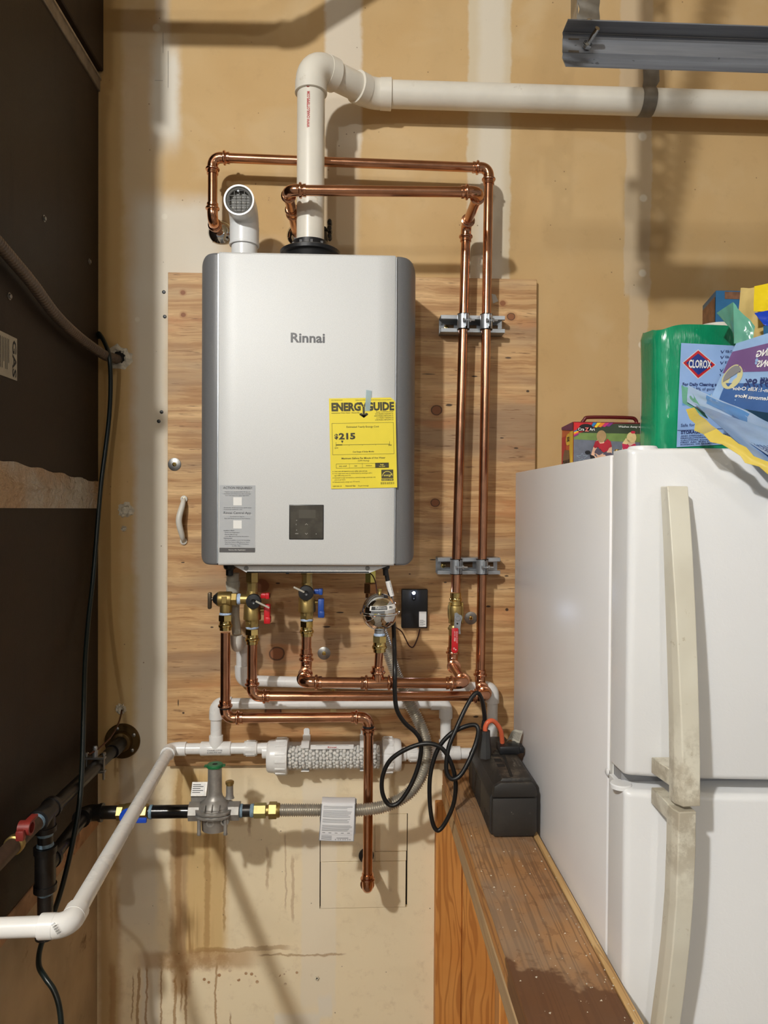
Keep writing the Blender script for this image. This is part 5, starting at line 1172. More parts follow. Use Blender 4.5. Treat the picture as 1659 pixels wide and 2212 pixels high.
obj('front_cap', MB().prism([(UX0+.0045, zc_+.0006), (UX1-.0005, zc_+.0006), (UX1, UZ1-.022), (UX1-.010, UZ1-.006), (UX0+.020, UZ1-.006), (UX0+.007, UZ1-.014)], (0, UY0+.013, 0), X_, Z_, -Y_, .0125, .003, 2), dus, UP)
for i in range(8):
    y_ = UY1-.055-i*.014; obj('vent_slot', MB().box((UX0-.0004, y_-.0022, UZ0+.012), (UX0+.001, y_+.0022, UZ0+.070-.0), .0003, 1), gap, UP)
for i in range(4):
    y_ = UY0+.062-i*.012; obj('vent_slot', MB().box((UX0-.0004, y_-.0018, UZ0+.008), (UX0+.001, y_+.0018, UZ0+.034), .0003, 1), gap, UP)
obj('top_groove', MB().obox(((UX0+UX1)/2+.004, UY0+.085, UZ1-.0006), V((.08, 1, 0)), V((-1, .08, 0)), Z_, (.13, .006, .0016), .0004, 1), gap, UP)
obj('power_button', MB().lathe(((UX0+UX1)/2+.002, UY0+.165, UZ1-.0015), Z_, [(0, .012), (.0015, .012), (.002, .0105), (.0008, .009)], 22), dus, UP)
for i in range(3): obj('outlet', MB().box((UX0+.030, UY0+.075+i*.03, UZ1-.002), (UX0+.046, UY0+.092+i*.03, UZ1-.0005), .0003, 1), gap, UP)
g = MB().text('XS', frame((UX1-.020, UY0+.175, UZ1-.0004), V((0, -1, 0)), X_), 0, 0, .008, .028, .01); obj('red_lettering', g, pm('faded_red_print', (150, 46, 40), .5), UP, recalc=False)
g = MB().text('BACK-UPS', frame((UX1-.020, UY0+.12, UZ1-.0004), V((0, -1, 0)), X_), 0, 0, .004, .045); g.text('BATTERY BACKUP', frame((UX1-.027, UY0+.125, UZ1-.0004), V((0, -1, 0)), X_), 0, 0, .003, .05); obj('grey_lettering', g, pm('faded_grey_print', (110, 106, 100), .5), UP, recalc=False)
# orange cord with its grey plug and the flat adapter
gp0 = A(1047, 1622, -.235); g1 = A(1047, 1578, -.235)
OC = thing('orange_cord', 'short orange cord arching between two black plugs on the battery backup', 'cord', V((gp0.x, -.235, UZ1)))
zt3 = g1.z
obj('plug', MB().lathe((gp0.x, -.235, UZ1-.004), Z_, [(0, .0150), (.018, .0150), (.030, .0130), (zt3-UZ1+.004, .0118)], 8), pm('grey_black_plug', (52, 52, 52), .5, 0., .2), OC)
ad = A(1098, 1603, -.21); az = UZ1+.004
obj('cable', MB().cable([V((gp0.x+.002, -.235, zt3-.006)), A(1048, 1572, -.235), A(1054, 1560, -.235), A(1064, 1557, -.23), A(1074, 1565, -.225), A(1082, 1580, -.22), V((ad.x-.014, -.212, az+.016))], .0052, 8, 12), pm('orange_rubber', (222, 104, 66), .4), OC)
obj('adapter', MB().box((ad.x-.024, -.232, az-.005), (ad.x+.022, -.190, az+.014), .004, 2).box((ad.x+.014, -.229, az-.004), (min(ad.x+.034, .842), -.195, az+.012), .005, 2), black, OC)
tg_ = A(1107, 1580, -.20)
m = MB(); f_ = lambda u, v: V((ad.x-.004+.030*u+.006*v, -.205+.012*math.sin(u*3)-.01*v, az+.013+.034*v*(.6+.4*u)+.004*math.sin(u*5)))
m.grid(f_, 8, 6); m.grid(lambda u, v: f_(u, v)+V((0, .0006, 0)), 8, 6)
wt = obj('paper_tag', m, pm('cream_tag', (206, 200, 184), .6), OC, recalc=False, ang=60)
g = MB()
for i in range(7): g.add([f_(.25+.7*s_/4, .25+.09*i)-Y_*.0008 for s_ in range(5)]+[f_(.25+.7*s_/4, .275+.09*i)-Y_*.0008 for s_ in range(5)], [(s_, s_+1, s_+6, s_+5) for s_ in range(4)])
obj('print_lines', g, ink, wt, recalc=False)
# ================================================================ refrigerator
def fridge_paint(name, col, r, b):
    t = T(name); n = t.noise(3, 3); c = t.mix(t.ss(.3, .7, n), lin(col), tuple(min(1, v*1.04) for v in lin(col)))
    c = t.mix(t.ss(.72, .74, t.noise(26, 5, .75))*.5, c, lin((150, 140, 128)))
    t.bump(t.noise(95, 3, .6, dist=1.2), b, .0012); return t.out(c, r)
fw = fridge_paint('white_textured_door', (233, 233, 233), .3, .22); fs = fridge_paint('white_textured_side', (240, 238, 238), .3, .16)
FXL, FXR, FYB, FYF, FZ = .8455, 1.575, -.100, -.730, 1.680
FR = thing('refrigerator', 'white top-freezer refrigerator with cream handles at the right', 'refrigerator', ((FXL+FXR)/2, -.42, 0))
obj('cabinet', MB().box((FXL, FYF, .03), (FXR, FYB, FZ), .003, 2), fs, FR)
obj('door_gasket', MB().box((FXL+.004, FYF-.012, .12), (FXR-.004, FYF+.002, FZ-.004)), pm('white_gasket', (226, 224, 218), .5), FR)
def door_cols(x0, x1, yb, yf, bow):
    c = [(x0, yb), (x0, yf)]
    for k in range(1, 7): a = PI/2*k/6; c.append((x0+.014*(1-math.cos(a)), yf-.010*math.sin(a)))
    n = 16
    for i in range(1, n): u = i/n; c.append((x0+.014+(x1-x0-.028)*u, yf-.010-bow*(math.sin(PI*u)**.6)))
    for k in range(6, -1, -1): a = PI/2*k/6; c.append((x1-.014*(1-math.cos(a)), yf-.010*math.sin(a)))
    c.append((x1, yb)); return c
DYB, DYF = FYF-.012, -.796
zF0, zF1 = A(1400, 1690, DYF-.03).z, A(1400, 967, DYF-.02).z
D1 = obj('freezer_door', column_shell(door_cols(FXL+.001, FXR-.001, DYB, DYF, .026), zF0, zF1, DYB, bev=.008), fw, FR, ang=50)
zR1 = A(1400, 1721, DYF-.03).z
D2 = obj('fridge_door', column_shell(door_cols(FXL-.001, FXR-.001, DYB, DYF, .026), .13, zR1, DYB, bev=.010), fw, FR, ang=50)
obj('door_gap_shade_frame', MB().box((FXL+.006, DYB-.03, zR1-.01), (FXR-.006, DYB+.004, zF0+.01)), pm('gap_shade_grey', (150, 150, 152), .5), FR)  # grey frame put in for the shadow in the gap between the doors
obj('kick_plate', MB().box((FXL+.01, FYF-.03, .02), (FXR-.01, FYF, .12), .004, 1), pm('grey_kick', (120, 120, 120), .5), FR)
# hinge covers and screws
p = AX(1390, 964, .90); 
obj('hinge_cover', MB().lathe((A(1388, 968, -.785).x, -.785, zF1-.004), Z_, [(0, .021), (.005, .021), (.008, .019), (.0085, .006)], 28), fw, FR)
obj('hinge_cover', MB().lathe((A(1341, 1700, -.782).x, -.782, zR1-.004), Z_, [(0, .0155), (.005, .0155), (.0065, .014)], 26), fw, FR)
mm = MB(); q = AX(1313, 1667, FXL); screwhead(mm, (FXL-.0005, -.735, q.z), -X_, .0055, .003); obj('screw', mm, fw, FR)
obj('hinge_bolt', MB().lathe((FXL+.008, -.737, FZ-.006), Z_, [(0, .005), (.010, .005), (.014, .003)], 12), brass, FR)
# handles
def grimy():
    t = T('grimy_cream_plastic'); n = t.noise(26, 6, .7); c = t.mix(t.ss(.3, .7, t.noise(8, 3)), lin((214, 208, 190)), lin((226, 221, 204)))
    zj = A(1480, 1750, -.89).z; near_ = 1-t.ss(.02, .16, t.math('ABSOLUTE', t.z-zj))
    c = t.mix(t.ss(.42, .62, n)*near_*.55, c, lin((138, 122, 96))); c = t.mix(t.ss(.62, .72, t.noise(60, 5, .7))*.5, c, lin((168, 152, 122)))
    return t.out(c, .42)
cream = grimy()
def handle(rows, name, parent):
    """rows: (z, xl, xf, xr, yside, yfront): left edge, front edge, right edge"""
    vv = []; n = len(rows)
    for z, x0, x1, x2, yb, yf in rows: vv += [V((x0, yb+.016, z)), V((x0, yb, z)), V((x1, yf, z)), V((x2, yf+.002, z)), V((x2, yb+.016, z))]
    ff = []
    for i in range(n-1):
        for k in range(5): k2 = (k+1) % 5; ff.append((i*5+k, i*5+k2, (i+1)*5+k2, (i+1)*5+k))
    ff += [(0, 1, 2, 3, 4), tuple((n-1)*5+k for k in range(5))]
    b = bmesh.new(); bv = [b.verts.new(v) for v in vv]
    for f_ in ff: b.faces.new([bv[i] for i in f_])
    bmesh.ops.recalc_face_normals(b, faces=b.faces); bmesh.ops.bevel(b, geom=[e for e in b.edges], offset=.0015, segments=2, affect='EDGES', profile=.5)
    return obj(name, MB().bm(b), cream, parent, ang=18)
rows = []
for py, l_, f_, r_, yy in ((1050, 1437, 1441, 1488, -.846), (1110, 1440, 1446, 1493, -.858), (1200, 1444, 1452, 1499, -.870), (1320, 1448, 1460, 1505, -.880), (1450, 1452, 1467, 1510, -.888), (1560, 1455, 1472, 1513, -.893), (1650, 1456, 1475, 1515, -.896), (1744, 1456, 1476, 1515, -.898)):
    a_, b_, c_ = A(l_, py, yy+.012), A(f_, py, yy), A(r_, py, yy); rows.append((b_.z, a_.x, b_.x, c_.x, yy+.012, yy))
hu = handle(rows, 'freezer_handle', D1)
zz = A(1440, 1686, -.88).z; x0 = A(1458, 1690, -.88).x
obj('handle_bracket', MB().prism([(A(1425, 1690, -.85).x, -.822), (A(1460, 1690, -.85).x+.01, -.822), (x0+.018, -.880), (x0, -.884)], (0, 0, zz-.012), X_, Y_, Z_, .022, .001), cream, hu)
rows = []
for py, l_, f_, r_, yy in ((1755, 1451, 1467, 1506, -.900), (1840, 1450, 1465, 1505, -.900), (1950, 1446, 1461, 1500, -.898), (2050, 1438, 1453, 1492, -.893), (2130, 1429, 1444, 1483, -.886), (2230, 1416, 1431, 1470, -.876), (2420, 1392, 1404, 1444, -.846)):
    a_, b_, c_ = A(l_, py, yy+.012), A(f_, py, yy), A(r_, py, yy); rows.append((b_.z, a_.x, b_.x, c_.x, yy+.012, yy))
hl = handle(rows, 'fridge_handle', D2)
zz = A(1440, 1724, -.88).z; x0 = A(1455, 1757, -.885).x
hbk = obj('handle_bracket', MB().prism([(A(1413, 1705, -.825).x, -.815), (A(1440, 1705, -.825).x, -.815), (x0+.020, -.886), (x0-.001, -.889)], (0, 0, rows[0][0]-.024), X_, Y_, Z_, .0225, .001), cream, hl)
# ================================================================ things on top of the refrigerator
# chalk box with a carry handle
ZT = FZ
cy0, cy1 = -.42, -.31
xa = A(1239, 960, cy0).x; xb = xa+.215; ct = A(1240, 911, cy0).z
CB = thing('chalk_box', 'colourful cardboard chalk box with a dark red carry handle on the refrigerator', 'box', ((xa+xb)/2, (cy0+cy1)/2, ZT))
card = pm('red_card', (170, 40, 44), .5)
def skew(x_): return 0
bx0 = V((xa, cy0, ZT+.0005)); lw = A(1213, 960, cy1).x-xa
# the box is turned slightly: the left side runs back and to the left
m = MB().prism([(xa, cy0), (xb, cy0+.004), (xb+lw, cy1), (xa+lw, cy1-.004)], (0, 0, ZT+.0005), X_, Y_, Z_, ct-ZT-.0005, .0006); obj('carton', m, card, CB)
hh = A(1300, 901, (cy0+cy1)/2).z-ct
hx0, hx1 = A(1254, 905, -.36).x, A(1376, 905, -.36).x
obj('carry_handle', MB().cable([V((hx0-.002, -.36, ct-.004)), V((hx0+.008, -.36, ct+hh*.7)), V((hx0+.02, -.36, ct+hh)), V((hx1-.02, -.36, ct+hh)), V((hx1-.004, -.36, ct+hh*.8)), V((hx1-.003, -.36, ct+hh*.2)), V((hx1-.025, -.36, ct-.002))], .0036, 6, 10), pm('dark_red_plastic', (92, 24, 22), .4), CB)
# front picture: coloured print in the plane of the front face
Wd, Hd = xb-xa, A(1240, 911, cy0).z-A(1240, 1003, cy0).z
def fp(u, v, k=1): return V((xa+u, cy0+.004*u/Wd-.0003*k, ct-v))     # u right, v down, metres
sx_ = (A(1390, 960, cy0).x-xa)/150.; sz_ = Hd/92.                        # photo pixels from the front's upper left corner
def pp(pts, k): return [fp(x_*sx_, y_*sz_, k) for x_, y_ in pts]
def printed(name, col, polys, k, rough=.5): 
    g = MB()
    for p_ in polys: g.poly(pp(p_, k))
    return obj(name.replace('boy_', 'child_').replace('girl_', 'child_'), g, pm('print_'+name, col, rough, 0., .12, 60), CB, recalc=False, ang=0)
ell = lambda cx, cy, rx, ry, n=20, a0=0, a1=2*PI: [(cx+rx*math.cos(a0+(a1-a0)*i/n), cy+ry*math.sin(a0+(a1-a0)*i/n)) for i in range(n)]
Wp = Wd/sx_
printed('grey_pavement', (104, 108, 122), [[(0, 38), (Wp, 46), (Wp, 94), (0, 94)]], 1)
printed('grass', (112, 136, 72), [[(0, 24), (60, 24), (Wp, 25), (Wp, 46), (80, 41), (0, 38)]], 2)
printed('tree_line', (52, 62, 44), [[(14, 24), (40, 14), (75, 6), (90, 3), (Wp, 3), (Wp, 26), (60, 24)]], 2)
cs = [('red_stripe', (206, 34, 40)), ('blue_stripe', (40, 120, 180)), ('yellow_stripe', (240, 200, 40)), ('orange_stripe', (236, 130, 40)), ('pink_stripe', (200, 40, 110)), ('purple_stripe', (120, 40, 120))]
printed('red_stripe', cs[0][1], [[(0, 0), (42, 0), (32, 10), (12, 16), (0, 22)]], 3)
for i, (n_, col) in enumerate(cs[1:]):
    printed(n_, col, [[(42+i*9, 0), (51+i*9, 0), (40+i*9, 13-i*.8), (36+i*8, 12-i*.8)], [(0, 20+i*2.6), (10, 16+i*2.4), (10, 18.5+i*2.4), (0, 22.8+i*2.6)]], 4)
printed('top_edge', (96, 20, 30), [[(0, 0), (Wp, 1), (Wp, 2.6), (0, 1.2)]], 5)
printed('logo_shape', (22, 20, 22), [ell(26, 12.5, 15, 8), [(7, 14), (46, 12), (46, 19), (7, 20)]], 5)
g = MB(); fl_ = lambda x_, y_: fp(x_*sx_, -y_*sz_, 7)
g.text('Cra', fl_, 8.5, -19, 6, 13.5, .02); g.text('Art', fl_, 33, -19, 6, 12, .02); g.text('Washes Away with Water', fl_, 95, -11.5, 4.2, 78, .012, shear=.2); obj('white_lettering', g, whiteink, CB, recalc=False, ang=0)
g = MB(); g.text('Z', fl_, 23, -20.5, 8, 9, .04); obj('red_lettering', g, pm('pinkish_print', (226, 120, 110), .5), CB, recalc=False, ang=0)
# two seated children drawn as flat print
skin = (224, 178, 150)
printed('boy_arms', skin, [ell(56, 44, 9.5, 6), [(42, 54), (50, 56), (44, 72), (52, 78), (48, 82), (36, 76)], [(74, 54), (82, 54), (82, 68), (74, 77), (46, 78), (56, 72), (70, 70)], [(46, 68), (58, 62), (64, 70), (52, 76)]], 6)
printed('boy_shorts', (86, 74, 90), [[(48, 58), (58, 58), (62, 68), (54, 72), (44, 66)], [(64, 66), (80, 66), (86, 73), (72, 78)]], 7)
printed('boy_shoe', (26, 24, 28), [ell(30, 66, 6, 4), [(34, 70), (44, 74), (48, 82), (36, 80)]], 7)
printed('boy_shirt', (170, 28, 46), [[(46, 42), (52, 40), (56, 47), (64, 46), (72, 36), (79, 42), (82, 53), (76, 56), (73, 62), (64, 66), (56, 60), (52, 54), (46, 57), (42, 54)]], 7)
printed('boy_hair', (172, 138, 96), [ell(59, 31, 10.5, 13)], 8)
printed('girl_face', (226, 184, 158), [ell(124, 44, 8, 8), [(104, 56), (110, 54), (110, 62), (104, 62)]], 6)
printed('girl_shirt', (190, 34, 74), [[(104, 46), (114, 44), (120, 52), (130, 46), (134, 48), (132, 62), (106, 62)]], 7)
printed('girl_hair', (222, 192, 140), [ell(124, 33, 10.5, 12), [(112, 34), (122, 42), (114, 48), (104, 46)]], 8)
printed('girl_bow', (196, 30, 62), [ell(127, 21.5, 5, 3)], 9)
st5 = [(18+(9 if i % 2 == 0 else 4)*math.sin(i*PI/5)*1.4, 76-(9 if i % 2 == 0 else 4)*math.cos(i*PI/5)) for i in range(10)]
g = MB()
for i in range(10):
    a_, b_ = st5[i], st5[(i+1) % 10]; g.poly(pp([a_, b_, (b_[0], b_[1]+.8), (a_[0], a_[1]+.8)], 6))
obj('chalk_star', g, pm('pale_chalk_print', (160, 176, 190), .6), CB, recalc=False, ang=0)
# left side panel print
def lp_(u, v, k=1): return V((xa+lw*u-.0004*k, cy0+(cy1-.004-cy0)*u, ct-(ct-ZT)*v))
def sprint(name, col, polys, k):
    g = MB()
    for p_ in polys: g.poly([lp_(x_, y_, k) for x_, y_ in p_])
    obj(name, g, pm('print_'+name, col, .5, 0., .08, 60), CB, recalc=False, ang=0)
sprint('side_orange', (216, 110, 60), [[(0, 0), (1, 0), (1, 1), (0, 1)]], 1); sprint('side_red', (196, 60, 60), [[(.62, .25), (1, .25), (1, 1), (.62, 1)]], 2); sprint('side_yellow', (240, 196, 70), [[(0, .2), (.3, .2), (.3, 1), (0, 1)], [(x_, y_) for x_, y_ in ell(.4, .36, .22, .14)]], 3)
sprint('side_jar', (130, 100, 70), [[(.3, .62), (.7, .58), (.85, .75), (.85, 1), (.2, 1)]], 4); sprint('side_top', (120, 60, 90), [[(0, 0), (1, 0), (1, .06), (0, .2)]], 4)
g = MB(); fs_ = lambda x_, y_: lp_(1-x_, -y_, 5)
g.text('32', fs_, .52, -.40, .10, .2, .03); g.text('CHALK', fs_, .15, -.96, .13, .6, .03); obj('side_lettering', g, ink, CB, recalc=False, ang=0)
# green wrapped pack of wipes canisters
gp_m = T('green_shrink_film'); nn = gp_m.noise(1., 4, .6, gp_m.vec(gp_m.x*46, gp_m.y*30, gp_m.z*7)); gp_m.bump(nn, .55, .004)
gfilm = gp_m.out(gp_m.mix(gp_m.ss(.3, .7, gp_m.noise(9, 3)), lin((14, 128, 88)), lin((24, 150, 104))), .2)
yw = -.47; wl, wr = A(1394, 840, yw).x, A(1394, 840, yw).x+.185; wt_ = A(1450, 722, yw).z
WP = thing('wipes_pack', 'green shrink-wrapped pack of cleaning wipes standing on the refrigerator', 'wipes pack', ((wl+wr)/2, yw, ZT))
def wrap(u, v):
    # plan: rounded rectangle; slight waist and shoulder in height
    a_ = 2*PI*u; cs_, sn_ = math.cos(a_), math.sin(a_); ex_ = .42
    hw_, hd_ = (wr-wl)/2, .052; s_ = 1-.035*math.sin(PI*v)-.05*max(0, (v-.93)/.07)**2
    x_ = (wl+wr)/2+hw_*s_*math.copysign(abs(cs_)**ex_, cs_); y_ = yw+hd_*s_*math.copysign(abs(sn_)**ex_, sn_)
    top_ = wt_+.006*math.sin(3*a_)-.004*cs_
    return V((x_, y_, ZT+.0005+(top_-ZT)*v))
m = MB().grid(wrap, 64, 18); n0 = len(m.v); m.add([wrap(i/64, 1.) for i in range(64)], [tuple(range(64))]); m.add([wrap(i/64, 0.) for i in range(64)], [tuple(range(64))])
obj('film_wrap', m, gfilm, WP, ang=60)
yf_ = yw-.0525
la, lb = A(1470, 966, yf_), A(1620, 742, yf_)
# front label, following the front of the pack
lt = [A(1471, 741, yf_), A(1608, 748, yf_), A(1600, 958, yf_), A(1461, 966, yf_)]
def lq(u, v, k=1):
    p = lt[0].lerp(lt[1], u).lerp(lt[3].lerp(lt[2], u), v); return V((p.x, yf_-.0008-.0004*k+.004*math.sin(PI*v)*.2, p.z))
def wlab(name, mat, polys, k):
    g = MB()
    for p_ in polys: g.poly([lq(u, v, k) for u, v in p_])
    return obj(name, g, mat, WP, recalc=False, ang=0)
obj('front_label', MB().grid(lambda u, v: lq(u, v, 0), 8, 8), pm('light_blue_label', (150, 182, 230), .22, 0., .06, 12), WP, recalc=False)
navy = pm('navy_print', (36, 48, 104), .4); logor = pm('logo_red_print', (190, 36, 40), .35); logob = pm('logo_blue_print', (30, 52, 130), .35)
wlab('logo_outline', pm('logo_edge_print', (226, 214, 210), .35), [[(.03, .19), (.27, .055), (.56, .20), (.29, .345)]], 1)
wlab('logo_diamond', logor, [[(.045, .19), (.27, .065), (.545, .20), (.29, .335)]], 2); wlab('logo_centre', logob, [[(.09, .19), (.27, .095), (.50, .20), (.29, .305)]], 3)
g = MB(); ft = lambda x_, y_: lq(x_, -y_, 5)
g.text('CLOROX', ft, .125, -.235, .075, .36, .03); obj('white_lettering', g, whiteink, WP, recalc=False, ang=0)
g = MB(); ft = lambda x_, y_: lq(x_, -y_, 3)
for i, s_ in enumerate(('Kills COVID-19', 'Kills 99.9%', 'Kills Staph,', 'Strep, E.coli', 'Bleach Free', 'Disinfects')): g.text(s_, ft, .70, -.075-.055*i, .026, None, .012)
for v_ in (.075, .13, .185, .26, .31, .36): g.poly([lq(.62, v_-.016, 3), lq(.633, v_-.02, 3), lq(.645, v_, 3), lq(.69, v_-.035, 3), lq(.645, v_+.012, 3)])
g.text('For Daily Cleaning and Disinfecting', ft, .05, -.41, .030, .92, .02); g.text('Kills 99.9% of germs and viruses', ft, .05, -.455, .028, .86)
obj('claim_lettering', g, navy, WP, recalc=False, ang=0); g = MB()
g.text('Safe for use on', ft, .05, -.805, .028, .42)
g.text('STORAGE', ft, .055, -.875, .030, .30, .03)
for i, s_ in enumerate(('AND DISPOSAL: Store in a cool place.', 'PRECAUTIONARY STATEMENTS', 'CAUTION: Causes eye irritation.', 'FIRST AID: IF IN EYES: Hold open', 'PHYSICAL OR CHEMICAL HAZARDS')): g.text(s_, ft, .055, -.902-.021*i, .013, .8, .015)
g.poly([lq(.0, .838, 3), lq(1, .838, 3), lq(1, .842, 3), lq(.0, .842, 3)])
obj('caution_lettering', g, navy, WP, recalc=False, ang=0)
wlab('kitchen_picture', pm('blue_picture_print', (104, 160, 214), .3, 0., .2, 60), [[(.06, .49), (.9, .49), (.9, .60), (.06, .60)]], 1)
wlab('picture_lines', whiteink, [[(.06, .50), (.45, .51), (.45, .52), (.06, .515)], [(.5, .49), (.51, .49), (.51, .60), (.5, .60)], [(.3, .56), (.7, .56), (.7, .565), (.3, .565)], [(.7, .49), (.71, .49), (.71, .60), (.7, .60)]], 2)
# white canister peeking out at the left
cx0 = A(1413, 880, yw+.05).x; ca = V((cx0, yw+.035, ZT+.0005)); CR = .030
CN = thing('wipes_canister', 'white wipes canister with a printed label peeking out left of the green pack', 'canister', ca)
ct2 = A(1400, 765, yw+.03).z; ca.x = A(1388, 880, yw+.03).x+CR
obj('body', MB().lathe(ca, Z_, [(0, CR-.001), (.002, CR), (ct2-ZT-.004, CR), (ct2-ZT, CR-.003)], 32), pm('white_canister', (230, 230, 228), .35), CN)
def can(u, k=1): return lambda x_, y_: ca+V((-math.cos(x_)*(CR+.0003*k), -math.sin(x_)*(CR+.0003*k), y_))
hc = ct2-ZT
for nm, z0, z1, col in (('red_band', .64, .70, (190, 40, 44)), ('blue_band', .70, .93, (60, 110, 180)), ('navy_band', .52, .60, (40, 80, 150)), ('green_band', .16, .22, (60, 140, 90))):
    fn = can(0); obj(nm, MB().grid(lambda u, v: fn(.0+1.5*u, hc*(z0+(z1-z0)*v)), 10, 2), pm('print_'+nm, col, .4), CN, recalc=False)
fn = can(0, 2); g = MB().text('CLOROX', fn, .02, hc*.74, hc*.11, 1.3, .03); obj('white_lettering', g, whiteink, CN, recalc=False)
g = MB(); fn = can(0, 2); g.text('Disinfecting', fn, .1, hc*.44, hc*.045, 1.2, .02); g.text('99.9% of', fn, .1, hc*.36, hc*.05, .9, .03); g.text('and Germs', fn, .2, hc*.30, hc*.03, .7, .02); obj('dark_lettering', g, navy, CN, recalc=False)
# another canister lid and a blue box behind
lidp = A(1548, 705, -.36); LD = thing('white_canister', 'white lidded canister just showing above the green pack', 'canister', (lidp.x, -.36, ZT))
obj('body', MB().lathe((lidp.x, -.36, ZT+.0005), Z_, [(0, .041), (lidp.z-ZT-.014, .041)], 32), pm('white_canister', (230, 230, 228), .35), LD)
obj('lid', MB().lathe((lidp.x, -.36, lidp.z-.0145), Z_, [(0, .042), (.008, .0425), (.014, .040), (.0155, .034), (.020, .015), (.0205, .0)], 36), pm('cream_lid', (222, 216, 204), .35), LD)
by = -.24; bA, bB = A(1537, 700, by), A(1607, 629, by)
BB = thing('blue_box', 'blue and brown cardboard box standing at the back of the refrigerator top', 'box', ((bA.x+bB.x)/2, by+.06, ZT))
x0, x1 = A(1546, 660, by).x, A(1546, 660, by).x+.14
zt4 = bB.z
obj('carton', MB().prism([(x0, by), (x1, by), (x1+.02, by+.12), (x0+.030, by+.12)], (0, 0, ZT+.0005), X_, Y_, Z_, zt4-ZT, .0006), pm('blue_carton', (42, 104, 150), .4, 0., .1, 20), BB)
obj('brown_panel', MB().poly([V((x0-.0006, by+.002, zt4-.012)), V((x0+.0290, by+.118, zt4-.012)), V((x0+.0290, by+.118, ZT+.01)), V((x0-.0006, by+.002, ZT+.01))]).quad2((x0, by-.0006, zt4), X_, Z_, .02, -.018, .14, -.002), pm('brown_carton_print', (122, 84, 60), .5, 0., .3, 50), BB, recalc=False)
obj('dark_stripe', MB().quad2((x0, by-.0006, zt4), X_, Z_, 0, -.076, .14, -.070), pm('maroon_print', (70, 30, 34), .5), BB, recalc=False)
# torn plastic overwrap draped over the right side
TW = thing('torn_plastic_wrap', 'torn crumpled plastic wrap printed blue with ragged yellow edges on the refrigerator', 'plastic wrap', (A(1600, 900, -.62).x, -.62, ZT))
rt = random.Random(11)
def sheet(name, pts, mat, n=10, amp=.004, parent=TW, seed=1, ragged=0.):
    """crumpled film: bilinear patch of 4 photo points (px, py, y) subdivided, with folds and a real thickness"""
    c4 = [A(*p) for p in pts]; r_ = random.Random(seed); ph = [r_.uniform(0, 6.3) for _ in range(6)]
    def f0(u, v):
        p = c4[0].lerp(c4[1], u).lerp(c4[3].lerp(c4[2], u), v)
        d_ = amp*(math.sin(u*9+ph[0]+v*3)+.7*math.sin(v*11+ph[1]-u*4)+.5*math.sin((u+v)*17+ph[2]))
        p = p-Y_*d_*math.sin(PI*min(1, max(0, u*.9+.05)))
        if ragged and v > .97: p = p+V((r_.uniform(-1, 1), 0, r_.uniform(-1, 1)))*ragged
        return p
    m_ = MB(); m_.grid(f0, n, n); base = list(m_.v); st_ = r_.getstate()
    k_ = len(base); m_.v += [(p[0], p[1]+.0005, p[2]) for p in base]; fs0 = list(m_.f); m_.f += [tuple(i+k_ for i in f_) for f_ in fs0]
    return obj(name, m_, mat, parent, recalc=False, ang=55), f0
def film(name, col, r=.18): return pm(name, col, r, 0., .12, 14)
teal, fyel, fblue, fdeep, fpur, fsky, ftan = film('teal_film', (104, 168, 146)), film('yellow_film', (232, 206, 96), .25), film('blue_film', (150, 182, 222)), film('deep_blue_film', (64, 100, 158)), film('purple_film', (116, 86, 136)), film('sky_film', (172, 200, 234)), film('tan_film', (214, 188, 122), .25)
sheet('tan_flap', [(1600, 622, -.42), (1648, 620, -.46), (1650, 760, -.50), (1590, 740, -.46)], ftan, 10, .003, seed=4)
sheet('yellow_flap', [(1630, 618, -.50), (1720, 600, -.52), (1720, 680, -.54), (1628, 672, -.52)], film('bright_yellow_film', (246, 214, 40), .25), 10, .002, seed=5)
sheet('royal_blue_flap', [(1630, 676, -.53), (1720, 660, -.55), (1720, 720, -.56), (1650, 702, -.54)], film('royal_blue_film', (30, 70, 190)), 8, .002, seed=6)
sheet('teal_flap', [(1548, 676, -.58), (1584, 652, -.55), (1586, 738, -.56), (1583, 715, -.57)], teal, 8, .001, seed=7)
sheet('teal_flap', [(1584, 653, -.55), (1631, 705, -.58), (1625, 742, -.58), (1586, 742, -.57)], teal, 8, .002, seed=8)
_, fmain = sheet('printed_panel', [(1590, 742, -.60), (1720, 700, -.63), (1720, 900, -.66), (1530, 872, -.62)], fblue, 14, .002, seed=9)
def on(fm_, k): return lambda u, v: fm_(u, v)-Y_*(.0006*k)
def patch(name, mat, fm_, u0, v0, u1, v1, k=1, n=8): obj(name, MB().grid(lambda u, v: on(fm_, k)(u0+(u1-u0)*u, v0+(v1-v0)*v), n, n), mat, TW, recalc=False, ang=55)
patch('purple_print', fpur, fmain, .0, .14, 1., .50); patch('deep_blue_print', fdeep, fmain, .1, .66, 1., 1.); fc_ = on(fmain, 2); obj('circle_print', MB().poly([fc_(.15+.125*math.cos(2*PI*i/28), .56+.19*math.sin(2*PI*i/28)) for i in range(28)]), film('cream_print', (206, 200, 150)), TW, recalc=False); fc3 = on(fmain, 3); obj('circle_shade_print', MB().poly([fc3(.15+.11*math.cos(2*PI*i/28+2.6), .56+.17*math.sin(2*PI*i/28+2.6)) for i in range(15)]), film('grey_print', (186, 186, 184)), TW, recalc=False)
fm2 = on(fmain, 3)
g = MB(); mir = lambda u0, v0: (lambda x_, y_: fm2(u0-x_, v0-y_))
g.text('CLEANING', mir(.92, .30), 0, 0, .085, .52, .03); g.text('TIONS', mir(.78, .44), 0, 0, .085, .34, .03); g.text('3-in-1: Kills Odor', mir(.72, .76), 0, 0, .05, .52, .015); g.text('Removes More', mir(.68, .86), 0, 0, .05, .42, .015); g.text('XO', mir(.99, .24), 0, 0, .14, .16, .02)
